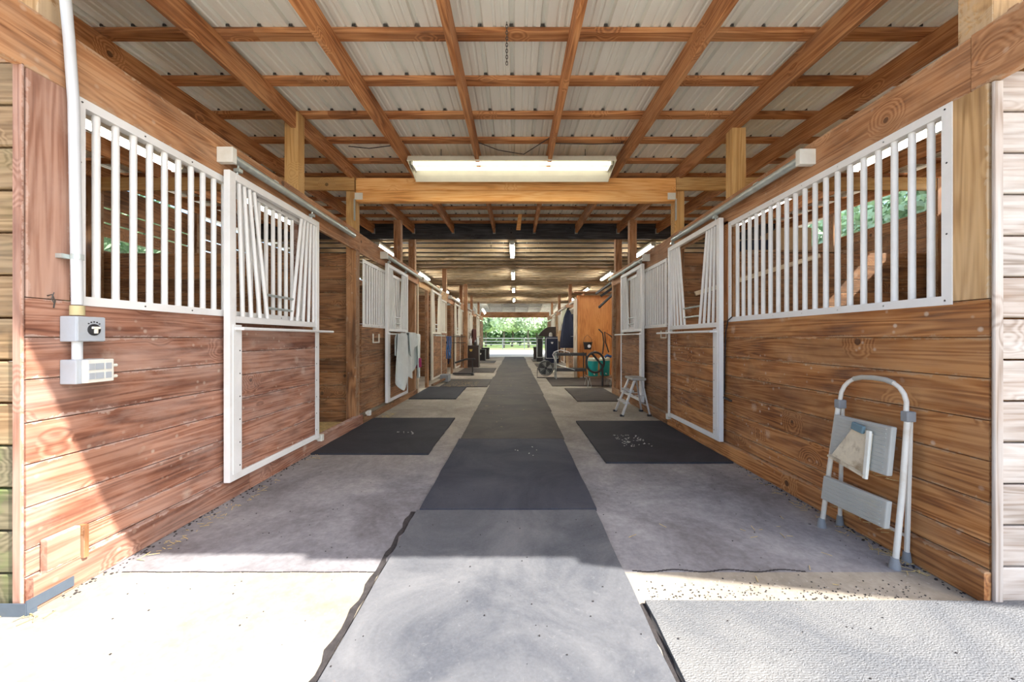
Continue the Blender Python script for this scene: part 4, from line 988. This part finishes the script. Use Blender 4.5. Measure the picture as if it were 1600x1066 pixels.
t = thing('saddle_rack', 'metal frame cart with two black shelves beside the fan', 'cart', (1.6, 11.3, 0))
for x in (1.18, 2.04):
    for y in (10.95, 11.35): MB().tube([(x, y, 0.0), (x, y, 0.78)], 0.018, 8).build('leg', M['galv'] if x < 1.5 else M['blackmetal'], t, True)
for z in (0.24, 0.69): MB().box((1.18, 10.93, z), (2.04, 11.37, z + 0.075)).build('shelf', M['blackmetal'], t, bevel=0.005)
MB().tube([(1.18, 10.95, 0.5), (1.08, 10.95, 0.72), (1.12, 10.95, 0.80), (1.3, 10.95, 0.86), (1.55, 10.95, 0.80), (1.62, 10.95, 0.68)], 0.012, 8).build('handle', M['white'], t, True)
MB().tube([(1.2, 10.93, 0.44), (1.72, 10.93, 0.28)], 0.01, 6).build('brace', M['galv'], t, True)
t = thing('bucket', 'black bucket with a white round mark on the plywood wall', 'bucket', (2.18, 11.48, 0.95))
MB().lathe([(0.10, 0), (0.135, 0.20), (0.145, 0.205), (0.145, 0.22)], (2.18, 11.43, 0.86), 18).build('pail', M['black'], t, True)
MB().lathe([(0.05, 0), (0.05, 0.004)], (2.2, 11.305, 0.96), 16, 'y').build('round_mark', M['white'], t, True)
MB().tube([(2.05, 11.43, 1.08), (2.08, 11.45, 1.2), (2.18, 11.5, 1.3), (2.28, 11.45, 1.2), (2.31, 11.43, 1.08)], 0.006, 6).build('bail_handle', M['blackmetal'], t, True)
for k, (x0, x1, y0) in enumerate(((1.78, 2.04, 9.2), (2.10, 2.36, 9.35))):
    t = thing('cooler', ['teal cooler with a cream lid, its front circled by the hose', 'teal cooler with a cream lid nearest the right wall'][k], 'cooler', ((x0 + x1) / 2, y0, 0.27), 'teal coolers')
    c = ((x0 + x1) / 2, y0 + 0.13, 0.27); w2 = (x1 - x0) / 2
    MB().lathe([(w2 * 0.86, 0), (w2 * 0.92, 0.02), (w2, 0.36), (w2, 0.37)], c, 20).build('body', M['tealp'], t, True)
    MB().lathe([(w2 * 1.02, 0.37), (w2 * 1.03, 0.42), (w2 * 0.8, 0.45)], c, 20).build('lid', M['creamlid'], t, True)
    MB().tube([(c[0], c[1] - w2 - 0.0, c[2] + 0.06), (c[0], c[1] - w2 - 0.04, c[2] + 0.05)], 0.014, 8).build('spigot', M['bracket'], t, True)
t = thing('cooler_stand', 'low wire legged stand under the teal coolers', 'stand', (2.07, 9.3, 0))
MB().box((1.74, 9.15, 0.245), (2.42, 9.65, 0.268)).build('top', M['brown'], t)
for x in (1.80, 2.34):
    for d in (-0.05, 0.05):
        for y in (9.2, 9.6): MB().tube([(x, y, 0.245), (x + d, y, 0.0)], 0.007, 6).build('leg', M['galv'], t, True)
t = thing('hose', 'thick black hose looped in front of the teal coolers', 'hose', (1.9, 9.1, 0.7))
pts = []
for k in range(26):
    a = math.pi * 0.55 + k * 2 * math.pi * 1.0 / 24; pts.append((1.90 + 0.21 * math.cos(a), 9.06 - 0.002 * k, 0.62 + 0.24 * math.sin(a)))
MB().tube(pts + [(2.06, 9.0, 0.55), (2.07, 9.0, 0.3), (2.07, 9.02, 0.05)], 0.026, 8).build('loop', M['blackmetal'], t, True)
MB().lathe([(0.03, 0), (0.03, 0.06)], (1.9, 9.05, 0.83), 10).build('nozzle', M['galv'], t, True)
MB().tube([(2.15, 9.1, 0.74), (2.2, 9.1, 0.79), (2.3, 9.1, 0.75)], 0.03, 8).build('coil_end', M['blue'], t, True)
t = thing('bridle', 'black bridle straps hanging before the orange plywood wall', 'bridle', (2.3, 9.4, 1.3))
MB().tube([(2.15, 9.35, 0.8), (2.18, 9.35, 1.1), (2.15, 9.35, 1.32), (2.05, 9.35, 1.42)], 0.016, 6).build('cheek_strap', M['black'], t, True)
MB().tube([(2.3, 9.35, 0.85), (2.22, 9.35, 1.1), (2.2, 9.35, 1.35), (2.35, 9.35, 1.25), (2.45, 9.35, 1.15)], 0.016, 6).build('rein', M['black'], t, True)
MB().box((2.42, 9.3, 0.95), (2.52, 9.4, 1.2)).build('snap_block', M['black'], t, bevel=0.005)
t = thing('fold_rack', 'black folding saddle rack arms high on the right wall end', 'rack', (2.2, 8.6, 2.3))
for k, (a, b) in enumerate((((2.35, 8.7, 2.42), (2.0, 8.9, 2.18)), ((2.3, 8.8, 2.25), (2.05, 9.3, 1.95)), ((2.25, 8.6, 2.5), (2.0, 9.4, 2.3)))):
    MB().bar(a, b, 0.035, 0.05).build('arm', M['black'], t)
t = thing('cardboard_box', 'tan cardboard box stored above the partition behind the right grille', 'box', (4.1, 5.6, 2.4))
MB().box((3.80, 5.45, 2.43), (4.25, 5.9, 2.78)).build('carton', M['cardboard'], t, bevel=0.004)
MB().box((4.0, 5.445, 2.66), (4.06, 5.45, 2.78)).build('tape', M['beigecloth'], t)
t = thing('storage_shelf', 'board shelf on top of the partition behind the right grille', 'shelf', (3.9, 5.7, 2.4))
MB().box((3.2, 5.3, 2.395), (4.7, 6.0, 2.425)).build('shelf_board', M['brown'], t)
MB().bar((3.3, 5.3, 2.38), (3.3, 5.9, 2.38), 0.05, 0.03).build('bearer', M['brown'], t)
MB().bar((4.6, 5.3, 2.38), (4.6, 5.9, 2.38), 0.05, 0.03).build('bearer', M['brown'], t)
o = MB().box((3.3, 5.5, 2.43), (3.7, 5.9, 2.62)).build('black_case', M['navy'], None, bevel=0.01); tag(o, 'dark blue case beside the cardboard box above the partition', 'case')

# chain hanging from the first visible purlin, loose wires near the shop light
t = thing('hanging_chain', 'short rusty chain hanging under the roof at the top centre', 'chain', (-0.055, 2.78, 3.5))
for k in range(16):
    z = 3.49 - k * 0.022; x, y = -0.06, 2.72; 
    m = MB(); pts = []
    for a in range(9):
        an = a * math.pi / 4; u, v2 = 0.007 * math.cos(an), 0.015 * math.sin(an)
        pts.append((x + (u if k % 2 else 0), y + (0 if k % 2 else u), z + v2))
    m.tube(pts, 0.0028, 5, False).build('link', M['screw'], t)
for pts, lb in (([(-1.95, 4.45, 3.44), (-1.7, 4.42, 3.40), (-1.45, 4.40, 3.42), (-1.3, 4.4, 3.47)], 'thin black wire sagging under the purlin at the left'),
                ([(-0.48, 4.4, 3.48), (-0.2, 4.5, 3.42), (0.1, 4.52, 3.38), (0.45, 4.3, 3.50)], 'thin black wire looping over the shop light'),
                ([(0.42, 4.42, 3.46), (0.9, 4.40, 3.44), (1.25, 4.42, 3.46)], 'thin black wire along the purlin right of centre')):
    o = MB().tube(pts, 0.005, 6).build('wire', M['black'], None, True); tag(o, lb, 'wire', 'loose wires under the roof')
o = MB().prism([(0.02, 7.3, 3.28), (0.10, 7.3, 3.28), (0.13, 7.3, 3.58), (0.06, 7.3, 3.58)], (0, 0.04, 0)).build('wood_scrap', M['beam'], None); tag(o, 'short wooden hanger board under the rear purlins', 'board')

# crumbs, hoof dust and straw on the floor
strawfield('spilled_grain', [((1.32, 4.35, 0.02), 60, 0.16, 0.25), ((-1.35, 4.7, 0.02), 10, 0.12, 0.06), ((0.1, 3.9, 0.022), 6, 0.2, 0.2)], M['crumb'], L=0.025, r=0.003, seed=8)
strawfield('straw_scatter', [((-1.35, 9.8, 0.022), 160, 0.4, 0.6), ((-1.98, 5.6, 0.003), 120, 0.1, 0.5), ((-1.99, 4.3, 0.005), 60, 0.06, 0.6), ((-1.99, 2.6, 0.003), 50, 0.05, 0.6), ((2.03, 2.6, 0.003), 60, 0.05, 0.7),
                             ((2.2, 1.66, 0.004), 40, 0.15, 0.03), ((-2.2, 1.62, 0.004), 20, 0.2, 0.03), ((0, 8, 0.022), 30, 0.5, 3.0), ((1.2, 2.2, 0.003), 14, 0.6, 0.4)], M['straw'], L=0.06, r=0.0015, seed=9)
qq = random.Random(21); m = MB()
for _ in range(260):
    x, y = qq.uniform(0.62, 1.9), 1.73 + abs(qq.gauss(0, 0.06)); r = qq.uniform(0.0008, 0.0026); m.box((x - r, y - r, 0), (x + r, y + r, r * 1.5))
for _ in range(220):
    x, y = qq.uniform(-2.08, 2.05), qq.uniform(0.9, 3.5); r = qq.uniform(0.001, 0.003); z = 0.019 if -0.66 < x < 0.54 or (x > 0.6 and y < 1.69) else 0.0
    m.box((x - r, y - r, z), (x + r, y + r, z + r))
for _ in range(500):
    s = qq.choice((-1, 1)); y = qq.uniform(1.7, 5.2); x = s * (WX - 0.036 - abs(qq.gauss(0, 0.035))); r = qq.uniform(0.001, 0.005); m.box((x - r, y - r, 0), (x + r, y + r, r))
o = m.build('grit', M['soil']); o['kind'] = 'stuff'

# ------------------------------------------------------------------ trees and fence outside
def leafmesh(name, n, rx, ry, rz, size, mat, seed):
    q = random.Random(seed); v = []; f = []
    for _ in range(n):
        while True:
            p = Vector((q.uniform(-1, 1), q.uniform(-1, 1), q.uniform(-1, 1)))
            if 0.25 < p.length < 1 : break
        p = Vector((p.x * rx, p.y * ry, p.z * rz)); a = Vector((q.uniform(-1, 1), q.uniform(-1, 1), q.uniform(-1, 1))).normalized(); b = a.orthogonal().normalized(); sz = size * q.uniform(0.5, 1.2)
        k = len(v); v += [tuple(p - a * sz), tuple(p + b * sz * 0.6), tuple(p + a * sz), tuple(p - b * sz * 0.6)]; f.append((k, k + 1, k + 2, k + 3))
    me = bpy.data.meshes.new(name); me.from_pydata(v, [], f); me.materials.append(mat); return me
crowns = [leafmesh('crown', 5000, 3.2, 3.0, 2.6, 0.30, M['leaf'], 1), leafmesh('crown', 4500, 3.4, 3.0, 2.4, 0.30, M['leaf2'], 2)]
crowns.append(leafmesh('crown', 16000, 3.0, 3.0, 2.4, 0.12, M['leaf'], 5))
def tree(x, y, h, label, k, group, sc=1.0, zt=0):
    t = thing('tree', label, 'tree', (x, y, 0), group)
    qx = random.Random(int(x * 10 + y)); 
    MB().tube([(x, y, -0.1), (x + qx.uniform(-0.2, 0.2), y, h * 0.4), (x + qx.uniform(-0.4, 0.4), y, h * 0.8)], [0.17, 0.13, 0.07], 8).build('trunk', M['bark'], t, True)
    o = bpy.data.objects.new('crown', crowns[k]); o.location = (x, y, h * 0.85); o.scale = (sc, sc, sc); o.rotation_euler = (0, 0, qx.uniform(0, 6)); lk(o, t); o['kind'] = 'stuff'
    return t
tg = 'trees beyond the far opening'
rown = ['small bushy tree in the front row beyond the far opening', 'low tree in the second row beyond the far opening', 'medium tree in the third row beyond the far opening', 'tall tree at the back of the far wood']
for k, (yr, sp, sc_, h) in enumerate(((50, 3.3, 0.62, 4.3), (57, 3.9, 0.75, 4.6), (66, 5.0, 1.0, 3.4), (78, 9.0, 1.6, 4.6))):
    x = -18.0 + k * 1.9
    while x < 19:
        tree(x, yr + q.uniform(-0.4, 0.4), h, rown[k], (int(x) + k) % 2, tg, sc_); x += sp
for i, (x, y) in enumerate(((11, 6.5), (12, 10), (11.5, 14), (-11.5, 5), (-12, 10))):
    tree(x, y, 4.2, ['green tree outside, seen through the gap behind the right grille', 'green tree outside the right wall, farther along', 'green tree outside the right wall, farthest along', 'green tree outside, glimpsed through the left grille', 'green tree outside the left wall, farther along'][i], 2, 'trees beside the barn', 1.0)
t = thing('fence', 'pale rail fence crossing beyond the far opening', 'fence', (0, 44, 0))
for i in range(12): MB().box((-14 + i * 2.5, 43.95, -0.06), (-13.88 + i * 2.5, 44.05, 1.25)).build('fence_post', M['fence'], t)
for z in (0.5, 0.85, 1.2): MB().box((-14, 43.93, z - 0.05), (14, 43.96, z + 0.05)).build('fence_rail', M['fence'], t)

for o in bpy.data.objects:
    if '_o' in o: del o['_o']
